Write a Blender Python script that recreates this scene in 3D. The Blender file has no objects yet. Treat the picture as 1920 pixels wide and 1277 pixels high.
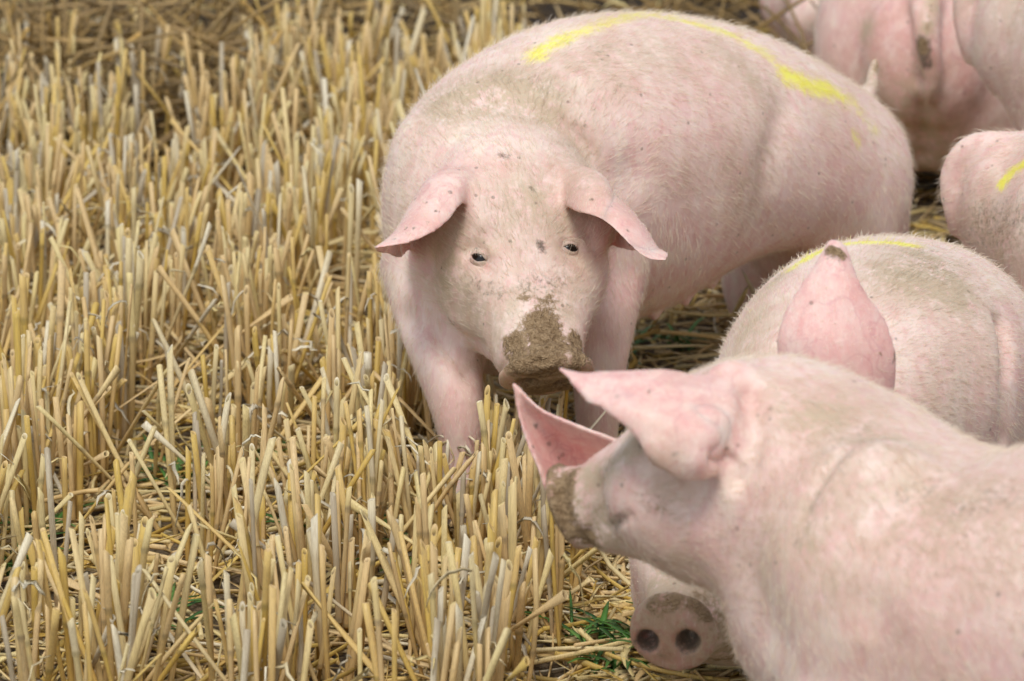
import bpy, math, random, os
import numpy as np
from mathutils import Vector, Matrix
from mathutils.bvhtree import BVHTree

random.seed(11)
rng = np.random.default_rng(11)
SC = bpy.context.scene
COL = SC.collection

# ------------------------------------------------------------------ camera
CAM_H, PITCH, FPX = 1.56, math.radians(18.0), 6400.0
SP, CP = math.sin(PITCH), math.cos(PITCH)
cam_d = bpy.data.cameras.new('camera')
cam = bpy.data.objects.new('camera', cam_d)
COL.objects.link(cam)
cam.location = (0, 0, CAM_H)
cam.rotation_euler = (math.pi / 2 - PITCH, 0, 0)
cam_d.sensor_width = 36.0
cam_d.lens = 120.0
cam_d.clip_start, cam_d.clip_end = 0.1, 400
cam_d.dof.use_dof = True
cam_d.dof.focus_distance = 4.0
cam_d.dof.aperture_fstop = 6.4
SC.camera = cam

# ------------------------------------------------------------------ sky, sun, exposure
SUN_EL, SUN_AZ = math.radians(61), math.radians(-168)      # azimuth from +Y towards +X
world = bpy.data.worlds.new('World')
SC.world = world
world.use_nodes = True
wn = world.node_tree
bg = wn.nodes['Background']
sky = wn.nodes.new('ShaderNodeTexSky')
sky.sky_type = 'NISHITA'
sky.sun_disc = False
sky.sun_elevation = SUN_EL
sky.sun_rotation = SUN_AZ
sky.dust_density = 1.0
hsv = wn.nodes.new('ShaderNodeHueSaturation')             # overcast: the blue is veiled
hsv.inputs['Saturation'].default_value = 0.42
wn.links.new(sky.outputs[0], hsv.inputs['Color'])
wn.links.new(hsv.outputs[0], bg.inputs['Color'])
bg.inputs['Strength'].default_value = 0.11
sun_d = bpy.data.lights.new('sun', 'SUN')
sun_d.energy = 1.5
sun_d.angle = math.radians(20)
sun_d.color = (1.0, 0.982, 0.95)
sun = bpy.data.objects.new('sun', sun_d)
COL.objects.link(sun)
sv = Vector((math.sin(SUN_AZ) * math.cos(SUN_EL), math.cos(SUN_AZ) * math.cos(SUN_EL), math.sin(SUN_EL)))
sun.rotation_euler = sv.to_track_quat('Z', 'Y').to_euler()
sun.location = sv * 8
vs = SC.view_settings
vs.view_transform = 'Standard'
vs.look = 'None'
vs.gamma = 1.0
vs.use_curve_mapping = False
vs.exposure = 0.68

# ------------------------------------------------------------------ small helpers
def P(px, py, d):
    """world point seen d metres deep (along the view axis) at pixel px, py of the 1920 frame"""
    u, v = (px - 960) / FPX * d, (638.5 - py) / FPX * d
    return np.array([u, d * CP + v * SP, CAM_H - d * SP + v * CP])

def project(p):
    q = np.asarray(p, float) - np.array([0, 0, CAM_H])
    d = q @ np.array([0, CP, -SP])
    return 960 + FPX * q[0] / d, 638.5 - FPX * (q @ np.array([0, SP, CP])) / d, d

def gpt(px, py):
    """ground point under a pixel"""
    d = CAM_H / (SP + (py - 638.5) / FPX * CP)
    return P(px, py, d)

def nz(v):
    v = np.asarray(v, float)
    return v / (np.linalg.norm(v) + 1e-12)

def catmull(pts, m):
    pts = np.asarray(pts, float)
    n = len(pts)
    ext = np.vstack([2 * pts[0] - pts[1], pts, 2 * pts[-1] - pts[-2]])
    out = []
    for i in range(n - 1):
        p0, p1, p2, p3 = ext[i:i + 4]
        for k in range(m):
            t = k / m
            out.append(0.5 * ((2 * p1) + (p2 - p0) * t + (2 * p0 - 5 * p1 + 4 * p2 - p3) * t * t + (3 * p1 - p0 - 3 * p2 + p3) * t ** 3))
    out.append(pts[-1])
    return np.array(out)

def new_mesh(name, V, F):
    me = bpy.data.meshes.new(name)
    me.from_pydata([tuple(v) for v in V], [], F)
    return me

def tag(o, label=None, cat=None, group=None, kind=None):
    if label: o['label'] = label
    if cat: o['category'] = cat
    if group: o['group'] = group
    if kind: o['kind'] = kind
    return o

def link(o, parent=None):
    COL.objects.link(o)
    if parent: o.parent = parent
    return o

def nodes_of(name):
    m = bpy.data.materials.new(name)
    m.use_nodes = True
    t = m.node_tree
    return m, t, t.nodes['Principled BSDF']

class G:
    """terse node graph writing"""
    def __init__(s, t): s.t = t
    def n(s, typ, **kw):
        o = s.t.nodes.new(typ)
        for k, v in kw.items(): setattr(o, k, v)
        return o
    def put(s, sock, v):
        if hasattr(v, 'is_output'): s.t.links.new(v, sock)
        else: sock.default_value = v
    def math(s, op, a, b=0.0, clamp=False):
        o = s.n('ShaderNodeMath', operation=op, use_clamp=clamp)
        s.put(o.inputs[0], a); s.put(o.inputs[1], b)
        return o.outputs[0]
    def attr(s, name):
        return s.n('ShaderNodeAttribute', attribute_name=name).outputs['Fac']
    def attrc(s, name):
        return s.n('ShaderNodeAttribute', attribute_name=name).outputs['Color']
    def noise(s, vec, scale, detail=3, rough=0.6, dist=0.0):
        o = s.n('ShaderNodeTexNoise')
        s.put(o.inputs['Vector'], vec)
        o.inputs['Scale'].default_value = scale
        o.inputs['Detail'].default_value = detail
        o.inputs['Roughness'].default_value = rough
        o.inputs['Distortion'].default_value = dist
        return o.outputs['Fac']
    def scale(s, vec, sc, rot=(0, 0, 0)):
        o = s.n('ShaderNodeMapping')
        s.put(o.inputs['Vector'], vec)
        o.inputs['Scale'].default_value = sc
        o.inputs['Rotation'].default_value = rot
        return o.outputs[0]
    def ramp(s, fac, lo, hi, a=0.0, b=1.0, smooth=True):
        o = s.n('ShaderNodeMapRange', interpolation_type='SMOOTHSTEP' if smooth else 'LINEAR')
        s.put(o.inputs['Value'], fac)
        for k, v in (('From Min', lo), ('From Max', hi), ('To Min', a), ('To Max', b)): o.inputs[k].default_value = v
        return o.outputs[0]
    def mix(s, fac, a, b):
        o = s.n('ShaderNodeMix', data_type='RGBA')
        s.put(o.inputs[0], fac)
        for sock, v in ((o.inputs[6], a), (o.inputs[7], b)):
            if isinstance(v, tuple) and len(v) == 3: v = v + (1.0,)
            s.put(sock, v)
        return o.outputs[2]
    def cramp(s, fac, stops):
        o = s.n('ShaderNodeValToRGB')
        s.put(o.inputs[0], fac)
        e = o.color_ramp.elements
        while len(e) < len(stops): e.new(0.5)
        for el, (p, c) in zip(e, stops): el.position, el.color = p, c + (1.0,)
        return o.outputs[0]

# ------------------------------------------------------------------ ground
def soil_material():
    m, t, bs = nodes_of('field_soil')
    g = G(t)
    tc = g.n('ShaderNodeTexCoord').outputs['Object']
    a, b, c2 = g.noise(tc, 6, 5, .65), g.noise(tc, 45, 4, .7), g.noise(g.scale(tc, (1, 3, 1), (0, 0, .5)), 120, 3, .7)
    c = g.mix(g.ramp(a, .35, .65), (.105, .072, .040), (.19, .135, .075))
    c = g.mix(g.ramp(c2, .50, .70, 0, .75), c, (.36, .27, .14))
    c = g.mix(g.ramp(b, .62, .74, 0, .8), c, (.06, .042, .026))
    # soil beyond the drilled rows painted darker to stand for shade
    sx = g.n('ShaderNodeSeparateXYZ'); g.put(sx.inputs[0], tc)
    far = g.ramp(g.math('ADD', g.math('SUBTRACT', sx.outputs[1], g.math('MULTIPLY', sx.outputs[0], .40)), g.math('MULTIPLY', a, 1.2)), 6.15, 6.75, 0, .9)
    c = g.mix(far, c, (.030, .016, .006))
    g.put(bs.inputs['Base Color'], c); bs.inputs['Roughness'].default_value = .95
    bp = g.n('ShaderNodeBump'); bp.inputs['Distance'].default_value = .015; bp.inputs['Strength'].default_value = .9
    g.put(bp.inputs['Height'], g.math('ADD', b, g.math('MULTIPLY', c2, .5)))
    t.links.new(bp.outputs[0], bs.inputs['Normal'])
    return m

def ground_z(x, y):
    """low crumbly relief, a shallow furrow bank far back on the left"""
    z = .010 * np.sin(x * 9.1 + y * 3.3) * np.sin(y * 7.7 - x * 2.1) + .006 * np.sin(x * 23 + 1.3 * y) * np.sin(y * 19)
    return z * np.clip(1 - np.abs(y - 5) / 9, 0, 1)

def build_ground():
    xs = np.unique(np.concatenate([np.linspace(-140, -4, 18), np.linspace(-4, 4, 161), np.linspace(4, 140, 18)]))
    ys = np.unique(np.concatenate([np.linspace(-12, 2, 8), np.linspace(2, 9, 141), np.linspace(9, 260, 26)]))
    X, Y = np.meshgrid(xs, ys)
    V = np.stack([X, Y, ground_z(X, Y)], -1).reshape(-1, 3)
    w = len(xs)
    F = [(j * w + i, j * w + i + 1, (j + 1) * w + i + 1, (j + 1) * w + i) for j in range(len(ys) - 1) for i in range(w - 1)]
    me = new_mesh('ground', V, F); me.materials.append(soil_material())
    me.polygons.foreach_set('use_smooth', np.ones(len(me.polygons), bool))
    tag(link(bpy.data.objects.new('ground', me)), kind='structure')
build_ground()

# ------------------------------------------------------------------ materials: pigs
def skin_material():
    m, t, bs = nodes_of('pig_skin')
    g = G(t)
    tc = g.n('ShaderNodeTexCoord').outputs['Object']
    pink, dust_shade, scuff_shade, mud_shade, paint = (g.attr(k) for k in ('pink', 'dust_shade', 'scuff_shade', 'mud_shade', 'paint'))
    n1 = g.noise(tc, 9, 4, .6)
    n2 = g.noise(tc, 38, 4, .65)
    n3 = g.noise(tc, 150, 3, .7)
    n4 = g.noise(tc, 420, 2, .6)
    hairy = g.noise(g.scale(tc, (1, 1, .22), (.5, .35, 0)), 260, 3, .7)
    c = g.mix(g.ramp(n1, .32, .68), (.785, .63, .55), (.735, .525, .46))
    strk = g.noise(g.scale(tc, (1, 1, .28), (.25, .2, 0)), 62, 3, .65)
    c = g.mix(g.ramp(strk, .45, .66, 0, .6), c, (.69, .40, .375))
    c = g.mix(g.ramp(g.noise(tc, 21, 3, .6), .50, .70, 0, .5), c, (.80, .70, .56))
    pf = g.math('MULTIPLY', pink, g.ramp(g.math('ADD', g.math('MULTIPLY', n2, .6), g.math('MULTIPLY', n1, .4)), .36, .62, .30, 1.0))
    c = g.mix(pf, c, (.715, .365, .325))
    c = g.mix(g.math('MULTIPLY', g.attr('nose'), g.ramp(n2, .25, .7, .7, 1.0)), c, (.37, .175, .11))      # leathery snout disc
    # thin veins and mottling on bare skin
    c = g.mix(g.math('MULTIPLY', g.ramp(n2, .5, .72), g.math('MULTIPLY', pink, .28)), c, (.57, .24, .25))
    ridge = g.ramp(g.math('ABSOLUTE', g.math('SUBTRACT', g.noise(tc, 26, 2, .5, .6), .5)), .0, .035, 1, 0)
    c = g.mix(g.math('MULTIPLY', g.math('MULTIPLY', ridge, .34), g.ramp(pink, .35, .8)), c, (.52, .20, .22))
    # pale down between the skin patches
    c = g.mix(g.ramp(hairy, .50, .78, 0, .34), c, (.86, .76, .64))
    # field dust, more where painted by hand, some of that standing for shade
    d = g.math('ADD', g.math('MULTIPLY', dust_shade, 1.15), g.ramp(n1, .46, .72, 0, .34))
    d = g.math('MULTIPLY', d, g.ramp(g.math('ADD', g.math('MULTIPLY', n2, .55), g.math('MULTIPLY', n3, .45)), .32, .58))
    c = g.mix(g.math('MINIMUM', d, .9), c, g.mix(n3, (.40, .295, .185), (.56, .455, .315)))
    # small dirt flecks everywhere, dense where scuffed
    v = g.n('ShaderNodeTexVoronoi')
    g.put(v.inputs['Vector'], tc); v.inputs['Scale'].default_value = 95
    sep = g.n('ShaderNodeSeparateColor'); g.put(sep.inputs[0], v.outputs['Color'])
    fl = g.math('MULTIPLY', g.ramp(v.outputs['Distance'], .16, .30, 1, 0), g.ramp(sep.outputs[0], .955, .965))
    c = g.mix(g.math('MULTIPLY', fl, .55), c, (.13, .09, .06))
    sc = g.ramp(g.math('ADD', scuff_shade, g.math('MULTIPLY', g.math('SUBTRACT', g.math('ADD', g.math('MULTIPLY', n3, .6), g.math('MULTIPLY', hairy, .6)), .6), 1.9)), .33, 1.05, 0, .90)
    c = g.mix(sc, c, (.115, .085, .06))  # scuffs, and the painted dark of the nostrils
    pt = g.ramp(g.math('ADD', paint, g.math('MULTIPLY', g.math('SUBTRACT', g.math('ADD', g.math('MULTIPLY', n2, .5), g.math('MULTIPLY', hairy, .5)), .5), 2.0)), .34, .98, 0, .86)
    c = g.mix(pt, c, (.83, .79, .07))
    mw = g.math('ADD', mud_shade, g.math('MULTIPLY', g.math('SUBTRACT', g.math('ADD', g.math('MULTIPLY', n2, .45), g.math('MULTIPLY', n3, .55)), .5), 1.5))
    mf = g.ramp(mw, .38, .66)
    mc = g.mix(g.ramp(n3, .3, .7), (.17, .105, .05), (.36, .25, .14))
    c = g.mix(mf, c, mc)  # mud coat, also painted shade under the snout disc
    g.put(bs.inputs['Base Color'], c)
    g.put(bs.inputs['Roughness'], g.ramp(mf, 0, 1, .52, .95))
    bs.inputs['Specular IOR Level'].default_value = .32
    g.put(bs.inputs['Subsurface Weight'], g.ramp(mf, 0, 1, .32, 0.0))
    bs.inputs['Subsurface Radius'].default_value = (1.0, .38, .26)
    bs.inputs['Subsurface Scale'].default_value = .010
    b1 = g.n('ShaderNodeBump'); b1.inputs['Distance'].default_value = .0022
    g.put(b1.inputs['Strength'], .45)
    g.put(b1.inputs['Height'], g.math('ADD', g.math('MULTIPLY', hairy, .8), g.math('MULTIPLY', n3, .5)))
    b2 = g.n('ShaderNodeBump'); b2.inputs['Distance'].default_value = .006
    g.put(b2.inputs['Strength'], mf)
    g.put(b2.inputs['Height'], g.math('ADD', n3, g.math('MULTIPLY', n4, .5)))
    t.links.new(b1.outputs[0], b2.inputs['Normal'])
    t.links.new(b2.outputs[0], bs.inputs['Normal'])
    return m

def simple(name, col, rough=.6, **kw):
    m, t, bs = nodes_of(name)
    bs.inputs['Base Color'].default_value = col + (1,)
    bs.inputs['Roughness'].default_value = rough
    for k, v in kw.items(): bs.inputs[k].default_value = v
    return m

def hair_material():
    m, t, bs = nodes_of('pig_bristle')
    g = G(t)
    inf = g.n('ShaderNodeHairInfo')
    c = g.cramp(inf.outputs['Random'], [(0, (.78, .64, .48)), (.6, (.87, .77, .61)), (1, (.93, .87, .74))])
    c = g.mix(g.attr('soil'), c, (.46, .37, .25))
    c = g.mix(g.attr('dye'), c, (.84, .80, .04))
    g.put(bs.inputs['Base Color'], c)
    bs.inputs['Roughness'].default_value = .45
    bs.inputs['Specular IOR Level'].default_value = .35
    tr = g.n('ShaderNodeBsdfTranslucent'); g.put(tr.inputs['Color'], c)
    mx = g.n('ShaderNodeMixShader'); mx.inputs[0].default_value = .35
    t.links.new(bs.outputs[0], mx.inputs[1]); t.links.new(tr.outputs[0], mx.inputs[2])
    t.links.new(mx.outputs[0], t.nodes['Material Output'].inputs['Surface'])
    return m

SKIN = skin_material()
HAIR = hair_material()
EYE = simple('eye_dark', (.010, .007, .005), .16, **{'Specular IOR Level': .35})
HOOF = simple('hoof_horn', (.20, .14, .10), .6)

# ------------------------------------------------------------------ pig modelling
def loft(st, up, n=32, m=5, expo=1.0, cap=(.55, .55)):
    """st: rows (x,y,z, half width, half height up, half height down)"""
    st = catmull(st, m)
    C = st[:, :3]
    T = np.gradient(C, axis=0)
    rings = []
    def ring(c, t, a, bu, bd):
        t = nz(t); lat = nz(np.cross(t, up)); u = nz(np.cross(lat, t))
        th = np.linspace(0, 2 * np.pi, n, endpoint=False)
        cx = np.sign(np.cos(th)) * np.abs(np.cos(th)) ** expo
        sx = np.sign(np.sin(th)) * np.abs(np.sin(th)) ** expo
        h = np.where(sx > 0, bu, bd)
        return c + (cx * a)[:, None] * lat + (sx * h)[:, None] * u
    def capper(i, sgn, k):
        if k <= 0: return []
        t = nz(T[i]) * sgn
        L = k * min(st[i, 3], st[i, 4])
        return [ring(C[i] + t * L * math.sin(f), T[i], *(st[i, 3:6] * math.cos(f))) for f in (.35, .7, 1.0, 1.25, 1.42)]
    rings += capper(0, -1, cap[0])[::-1]
    rings += [ring(C[i], T[i], *st[i, 3:6]) for i in range(len(st))]
    rings += capper(len(st) - 1, 1, cap[1])
    V = np.vstack(rings + [rings[0].mean(0)[None], rings[-1].mean(0)[None]])
    F = []
    for i in range(len(rings) - 1):
        for j in range(n):
            k = (j + 1) % n
            F.append((i * n + j, i * n + k, (i + 1) * n + k, (i + 1) * n + j))
    a, b = len(V) - 2, len(V) - 1
    o = (len(rings) - 1) * n
    for j in range(n):
        k = (j + 1) % n
        F.append((k, j, a)); F.append((o + j, o + k, b))
    return V, F

def ellipsoid(c, ax, n=20, m=12):
    """ax: 3 rows, the scaled axes"""
    V, F = [], []
    ax = np.asarray(ax, float)
    for i in range(1, m):
        f = math.pi * i / m
        for j in range(n):
            t = 2 * math.pi * j / n
            V.append(np.array([math.sin(f) * math.cos(t), math.sin(f) * math.sin(t), math.cos(f)]) @ ax + c)
    V += [c + ax[2], c - ax[2]]
    for i in range(m - 2):
        for j in range(n):
            k = (j + 1) % n
            F.append((i * n + j, (i + 1) * n + j, (i + 1) * n + k, i * n + k))
    for j in range(n):
        k = (j + 1) % n
        F.append((j, k, len(V) - 2)); F.append(((m - 2) * n + k, (m - 2) * n + j, len(V) - 1))
    return np.array(V), F

def ball(c, r): return ellipsoid(np.asarray(c, float), np.eye(3) * r)

def ear_sheet(st, th=.0075, nu=5, nv=15):
    """st: rows of three 3-D points across the ear (one edge, crown, other edge), root to tip"""
    st = np.asarray(st, float).reshape(len(st), 9)
    st = catmull(st, nu)
    nU = len(st)
    v = np.linspace(0, 1, nv)
    A, C, B = st[:, 0:3], st[:, 3:6], st[:, 6:9]
    G_ = (A[:, None] * ((1 - v) * (1 - 2 * v))[None, :, None] + C[:, None] * (4 * v * (1 - v))[None, :, None] + B[:, None] * (v * (2 * v - 1))[None, :, None])
    du = np.gradient(G_, axis=0); dv = np.gradient(G_, axis=1)
    N = np.cross(du, dv); N /= (np.linalg.norm(N, axis=2, keepdims=True) + 1e-9)
    s = np.linspace(0, 1, nU)[:, None]
    t = th * (1.35 - .75 * s) * (1 - .35 * np.abs(2 * v - 1) ** 3)[None]
    top = (G_ + N * t[..., None] / 2).reshape(-1, 3)
    bot = (G_ - N * t[..., None] / 2).reshape(-1, 3)
    V = np.vstack([top, bot]); K = nU * nv
    F = []
    ix = lambda i, j: i * nv + j
    for i in range(nU - 1):
        for j in range(nv - 1):
            F.append((ix(i, j), ix(i + 1, j), ix(i + 1, j + 1), ix(i, j + 1)))
            F.append((K + ix(i, j), K + ix(i, j + 1), K + ix(i + 1, j + 1), K + ix(i + 1, j)))
    for i in range(nU - 1):
        F.append((ix(i, 0), K + ix(i, 0), K + ix(i + 1, 0), ix(i + 1, 0)))
        F.append((ix(i, nv - 1), ix(i + 1, nv - 1), K + ix(i + 1, nv - 1), K + ix(i, nv - 1)))
    for j in range(nv - 1):
        F.append((ix(0, j), ix(0, j + 1), K + ix(0, j + 1), K + ix(0, j)))
        F.append((ix(nU - 1, j), K + ix(nU - 1, j), K + ix(nU - 1, j + 1), ix(nU - 1, j + 1)))
    return V, F, G_.reshape(-1, 3)

HEAD_RINGS = [  # fraction along, lift, half width, up, down   (for a head 0.30 m long)
    (-.14, 0, .074, .062, .088), (0, 0, .088, .074, .104), (.15, 0, .096, .078, .116), (.32, 0, .097, .075, .118),
    (.48, 0, .087, .060, .108), (.62, 0, .070, .050, .090), (.76, 0, .055, .044, .068), (.88, 0, .046, .040, .052),
    (.945, 0, .044, .040, .046)]

class Pig:
    def __init__(s, voxel):
        s.voxel = voxel; s.parts = []; s.ears = []; s.flow = []; s.heads = []; s.soft = []; s.eyes = []; s.hooves = []; s.lids = []
    def add(s, vf): s.parts.append(vf)
    def body(s, st, up=(0, 0, 1), expo=.93, cap=(.75, .6)):
        st = np.asarray(st, float)
        s.add(loft(st, np.array(up, float), 40, 6, expo, cap))
        c = catmull(st[:, :3], 3)
        for i in range(len(c) - 1): s.flow.append((c[i], nz(c[i] - c[i + 1]) + np.array([0, 0, -.55])))
    def leg(s, st, hoof=True):
        st = [tuple(p) + (r, r * 1.12, r * 1.12) for p, r in st]
        s.add(loft(st, np.array([.3, -1, .05]), 22, 4, 1, (.6, .5)))
        e = np.array(st[-1][:3])
        if hoof: s.hooves.append((e, st[-1][3]))
        for q in st[1:]: s.flow.append((np.array(q[:3]), np.array([0, 0, -1.])))
    def head(s, poll, snout, nvec, w=1.0, disc=None, dw=1.0, mz=.95):
        poll, snout = np.asarray(poll, float), np.asarray(snout, float)
        ax = snout - poll; L = np.linalg.norm(ax); ax /= L
        n = np.asarray(nvec, float); n = nz(n - ax * n.dot(ax)); lat = np.cross(ax, n)
        q = lambda f, y, z: poll + ax * f * L + lat * y * w + n * z * w
        s.H = dict(q=q, ax=ax, n=n, lat=lat, L=L, w=w, poll=poll, snout=snout)
        sc = lambda f: w * (1 - (1 - mz) * min(1, max(0, (f - .55) / .25)))
        st = [tuple(q(f, 0, z)) + (a * sc(f), bu * sc(f), bd * sc(f)) for f, z, a, bu, bd in HEAD_RINGS]
        s.add(loft(st, n, 36, 5, .9, (.5, .1)))
        # snout disc with a rolled rim
        dx = ax if disc is None else nz(ax + nz(disc))
        s.H['dx'] = dx; s.H['dw'] = dw; e = w * dw
        dq = lambda f, z: tuple(q(.97, 0, z) + dx * (f - .97) * L)
        s.add(loft([dq(.935, 0) + (.040 * e, .040 * e, .040 * e), dq(.955, .001) + (.047 * e, .046 * e, .043 * e), dq(.985, .002) + (.050 * e, .048 * e, .044 * e), dq(1.0, .002) + (.046 * e, .043 * e, .040 * e)], n, 30, 4, .95, (.1, .12)))
        for sg in (-1, 1):
            s.add(ellipsoid(q(.22, sg * .055, -.055), np.array([ax * .075, lat * .047, n * .062]) * w))     # jowl
            s.add(ellipsoid(q(.31, sg * .060, .046), np.array([ax * .042, lat * .026, n * .024]) * w))      # brow
        s.flow += [(q(f, y, z), -ax * .8 + lat * y * 4 + np.array([0, 0, -.1])) for f in (.95, .75, .55, .35, .15) for y in (-.05, .05) for z in (.03, -.05)]
        s.heads.append((q(.62, 0, 0), L * .55))
    def ear(s, st, th=.0075):
        V, F, mid = ear_sheet(st, th)
        s.add((V, F)); s.ears.append(mid)
    def mesh(s):
        V, F, o = [], [], 0
        for p in s.parts:
            V.append(p[0]); F += [tuple(i + o for i in f) for f in p[1]]; o += len(p[0])
        me = new_mesh('raw', np.vstack(V), F)
        ob = bpy.data.objects.new('raw', me); COL.objects.link(ob)
        md = ob.modifiers.new('r', 'REMESH'); md.mode = 'VOXEL'; md.voxel_size = s.voxel; md.adaptivity = 0
        ev = ob.evaluated_get(bpy.context.evaluated_depsgraph_get())
        out = bpy.data.meshes.new_from_object(ev)
        bpy.data.objects.remove(ob); bpy.data.meshes.remove(me)
        n = len(out.vertices)
        V = np.empty(n * 3); out.vertices.foreach_get('co', V); V = V.reshape(-1, 3)
        E = np.empty(len(out.edges) * 2, int); out.edges.foreach_get('vertices', E); E = E.reshape(-1, 2)
        s.me, s.V, s.E = out, V, E
        s.deg = np.bincount(E.ravel(), minlength=n).astype(float)
        # how freely each vertex is smoothed: bodies a lot, heads some, ears little
        wt = np.full(n, 1.0)
        for c, r in s.heads:
            d = np.linalg.norm(V - c, axis=1); wt = np.minimum(wt, np.clip((d - r * .75) / (r * .3), 0, 1) * .72 + .28)
        s.eard = np.full(n, 1.0)
        for mid in s.ears:
            lo, hi = mid.min(0) - .03, mid.max(0) + .03
            k = np.where(((V > lo) & (V < hi)).all(1))[0]
            for a in range(0, len(k), 4000):
                kk = k[a:a + 4000]
                s.eard[kk] = np.minimum(s.eard[kk], np.sqrt(((V[kk][:, None] - mid[None]) ** 2).sum(2).min(1)))
        s.wt0 = wt
        s.smooth(max(4, int(.055 / s.voxel)), wt)
        for c, rad, it in s.soft:
            d = np.linalg.norm(s.V - np.asarray(c), axis=1) / rad
            s.smooth(it, np.clip(1.5 - 1.5 * d, 0, 1))
        return s
    def lap(s, X):
        n = len(s.V); a, b = s.E[:, 0], s.E[:, 1]
        out = np.stack([np.bincount(a, X[b, i], n) + np.bincount(b, X[a, i], n) for i in range(3)], 1)
        return out / s.deg[:, None]
    def smooth(s, it, wt):
        ew = np.clip((s.eard - .006) / .012, 0, 1)
        k = np.where(wt > 0)[0]
        loc = np.full(len(s.V), -1); loc[k] = np.arange(len(k))
        E = s.E[(wt[s.E] > 0).any(1)]
        V, n = s.V, len(k)
        ia, ib = loc[E[:, 0]], loc[E[:, 1]]
        fa, fb = ia >= 0, ib >= 0
        A, Bv = E[:, 0], E[:, 1]
        w0, e0, dg = wt[k], ew[k], s.deg[k][:, None]
        for i in range(it):
            L_ = np.stack([np.bincount(ia[fa], V[Bv[fa], c], n) + np.bincount(ib[fb], V[A[fb], c], n) for c in range(3)], 1) / dg
            w = np.where(w0 * it > i, .6, 0.0) * (e0 if i >= 3 else 1)
            V[k] += (L_ - V[k]) * w[:, None]
    def normals(s):
        s.me.vertices.foreach_set('co', s.V.ravel()); s.me.update()
        N = np.empty(len(s.V) * 3); s.me.vertices.foreach_get('normal', N); s.N = N.reshape(-1, 3)
    def bvh(s):
        s.normals()
        s.faces = [tuple(p.vertices) for p in s.me.polygons]
        s.tree = BVHTree.FromPolygons([Vector(v) for v in s.V], s.faces)
    def hit(s, px, py):
        o = Vector((0, 0, CAM_H)); d = (Vector(P(px, py, 4)) - o).normalized()
        r = s.tree.ray_cast(o, d)
        return np.array(r[0]) if r[0] is not None else None
    def near(s, p):
        return np.array(s.tree.find_nearest(Vector(p))[0])
    def pts(s, pl):
        return [p if isinstance(p, np.ndarray) else s.hit(*p) for p in pl]
    def dline(s, pl):
        """distance of every vertex to a polyline lying on the hide"""
        q = [p for p in s.pts(pl) if p is not None]
        if not q: return np.full(len(s.V), 9.0)
        if len(q) == 1: return np.linalg.norm(s.V - q[0], axis=1)
        D = np.full(len(s.V), 9.0)
        for a, b in zip(q[:-1], q[1:]):
            ab = b - a; t = np.clip(((s.V - a) @ ab) / (ab @ ab + 1e-12), 0, 1)
            D = np.minimum(D, np.linalg.norm(s.V - (a + t[:, None] * ab), axis=1))
        return D
    def dent(s, pl, r, depth, vec=None, sharp=2):
        """push (depth>0) or raise (depth<0) the hide along a line; pl in pixels or 3-D points"""
        w = np.exp(-(s.dline(pl) / r) ** sharp)
        s.V += (s.N if vec is None else np.asarray(vec)) * (-depth * w)[:, None]
    def rim(s, depth=.0045, r=.0055, f=.93):
        H = s.H; w = H['w'] * H['dw']
        c = H['q'](.97, 0, .001) + H['dx'] * (f - .97) * H['L']
        u = nz(H['n'] - H['dx'] * H['n'].dot(H['dx'])); l = np.cross(H['dx'], u)
        s.dent([s.near(c + (u * math.sin(a) * .047 + l * math.cos(a) * .048) * w) for a in np.linspace(0, 2 * math.pi, 22)], r, depth)
    def attr_init(s):
        s.A = {k: np.zeros(len(s.V)) for k in ('pink', 'dust_shade', 'scuff_shade', 'mud_shade', 'paint', 'nose')}  # dust, scuff and mud channels also carry some painted shade
        if s.heads:
            H = s.H; f = (s.V - H['q'](.955, 0, 0)) @ H['dx']; d = np.linalg.norm(s.V - H['q'](1.0, 0, 0), axis=1)
            s.A['nose'] = np.clip(f / .006, 0, 1) * np.clip((.075 - d) / .01, 0, 1)
    def stain(s, kind, pl, r, amt=1.0, hard=2):
        w = amt * np.exp(-(s.dline(pl) / r) ** hard)
        s.A[kind] = np.maximum(s.A[kind], w)
    def cake(s, seed):
        """muddy hide has thickness: crumbs and ridges raised off the hide"""
        m = np.clip((s.A['mud_shade'] - .3) * 1.8, 0, 1)
        k = np.random.default_rng(seed).normal(0, 1, (len(s.V), 3))
        for i in range(2): k = k * .4 + s.lap(k) * .6
        big = k.copy()
        for i in range(5): big = s.lap(big)
        s.normals()
        s.V += s.N * (m * (.0004 + .0016 * k[:, 0] + .0042 * big[:, 1]))[:, None]
    def finish(s, label, group, base, hair=(20000, .016), up_pink=.12, seed=0):
        s.cake(seed)
        s.normals()
        V, N = s.V, s.N
        # ears and the bare skin near the ground are pinker
        s.A['pink'] = np.maximum(s.A['pink'], up_pink + .55 * np.clip((.022 - s.eard) / .014, 0, 1))
        for k, v in s.A.items():
            a = s.me.attributes.new(k, 'FLOAT', 'POINT'); a.data.foreach_set('value', np.clip(v, 0, 1).astype(np.float32))
        root = bpy.data.objects.new('pig', None); COL.objects.link(root)
        root.location = base
        root.empty_display_size = .1
        tag(root, label, 'pig', group)
        loc = V - np.asarray(base)
        s.me.vertices.foreach_set('co', loc.ravel())
        s.me.polygons.foreach_set('use_smooth', np.ones(len(s.me.polygons), bool))
        s.me.materials.clear(); s.me.materials.append(SKIN)
        s.me.name = 'pig_body'; s.me.update()
        link(bpy.data.objects.new('body', s.me), root)
        for c, r in s.eyes:
            ev, ef = ball(np.zeros(3), r)
            me = new_mesh('eye', ev, ef); me.materials.append(EYE)
            me.polygons.foreach_set('use_smooth', np.ones(len(me.polygons), bool))
            o = link(bpy.data.objects.new('eye', me), root); o.location = c - np.asarray(base)
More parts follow.
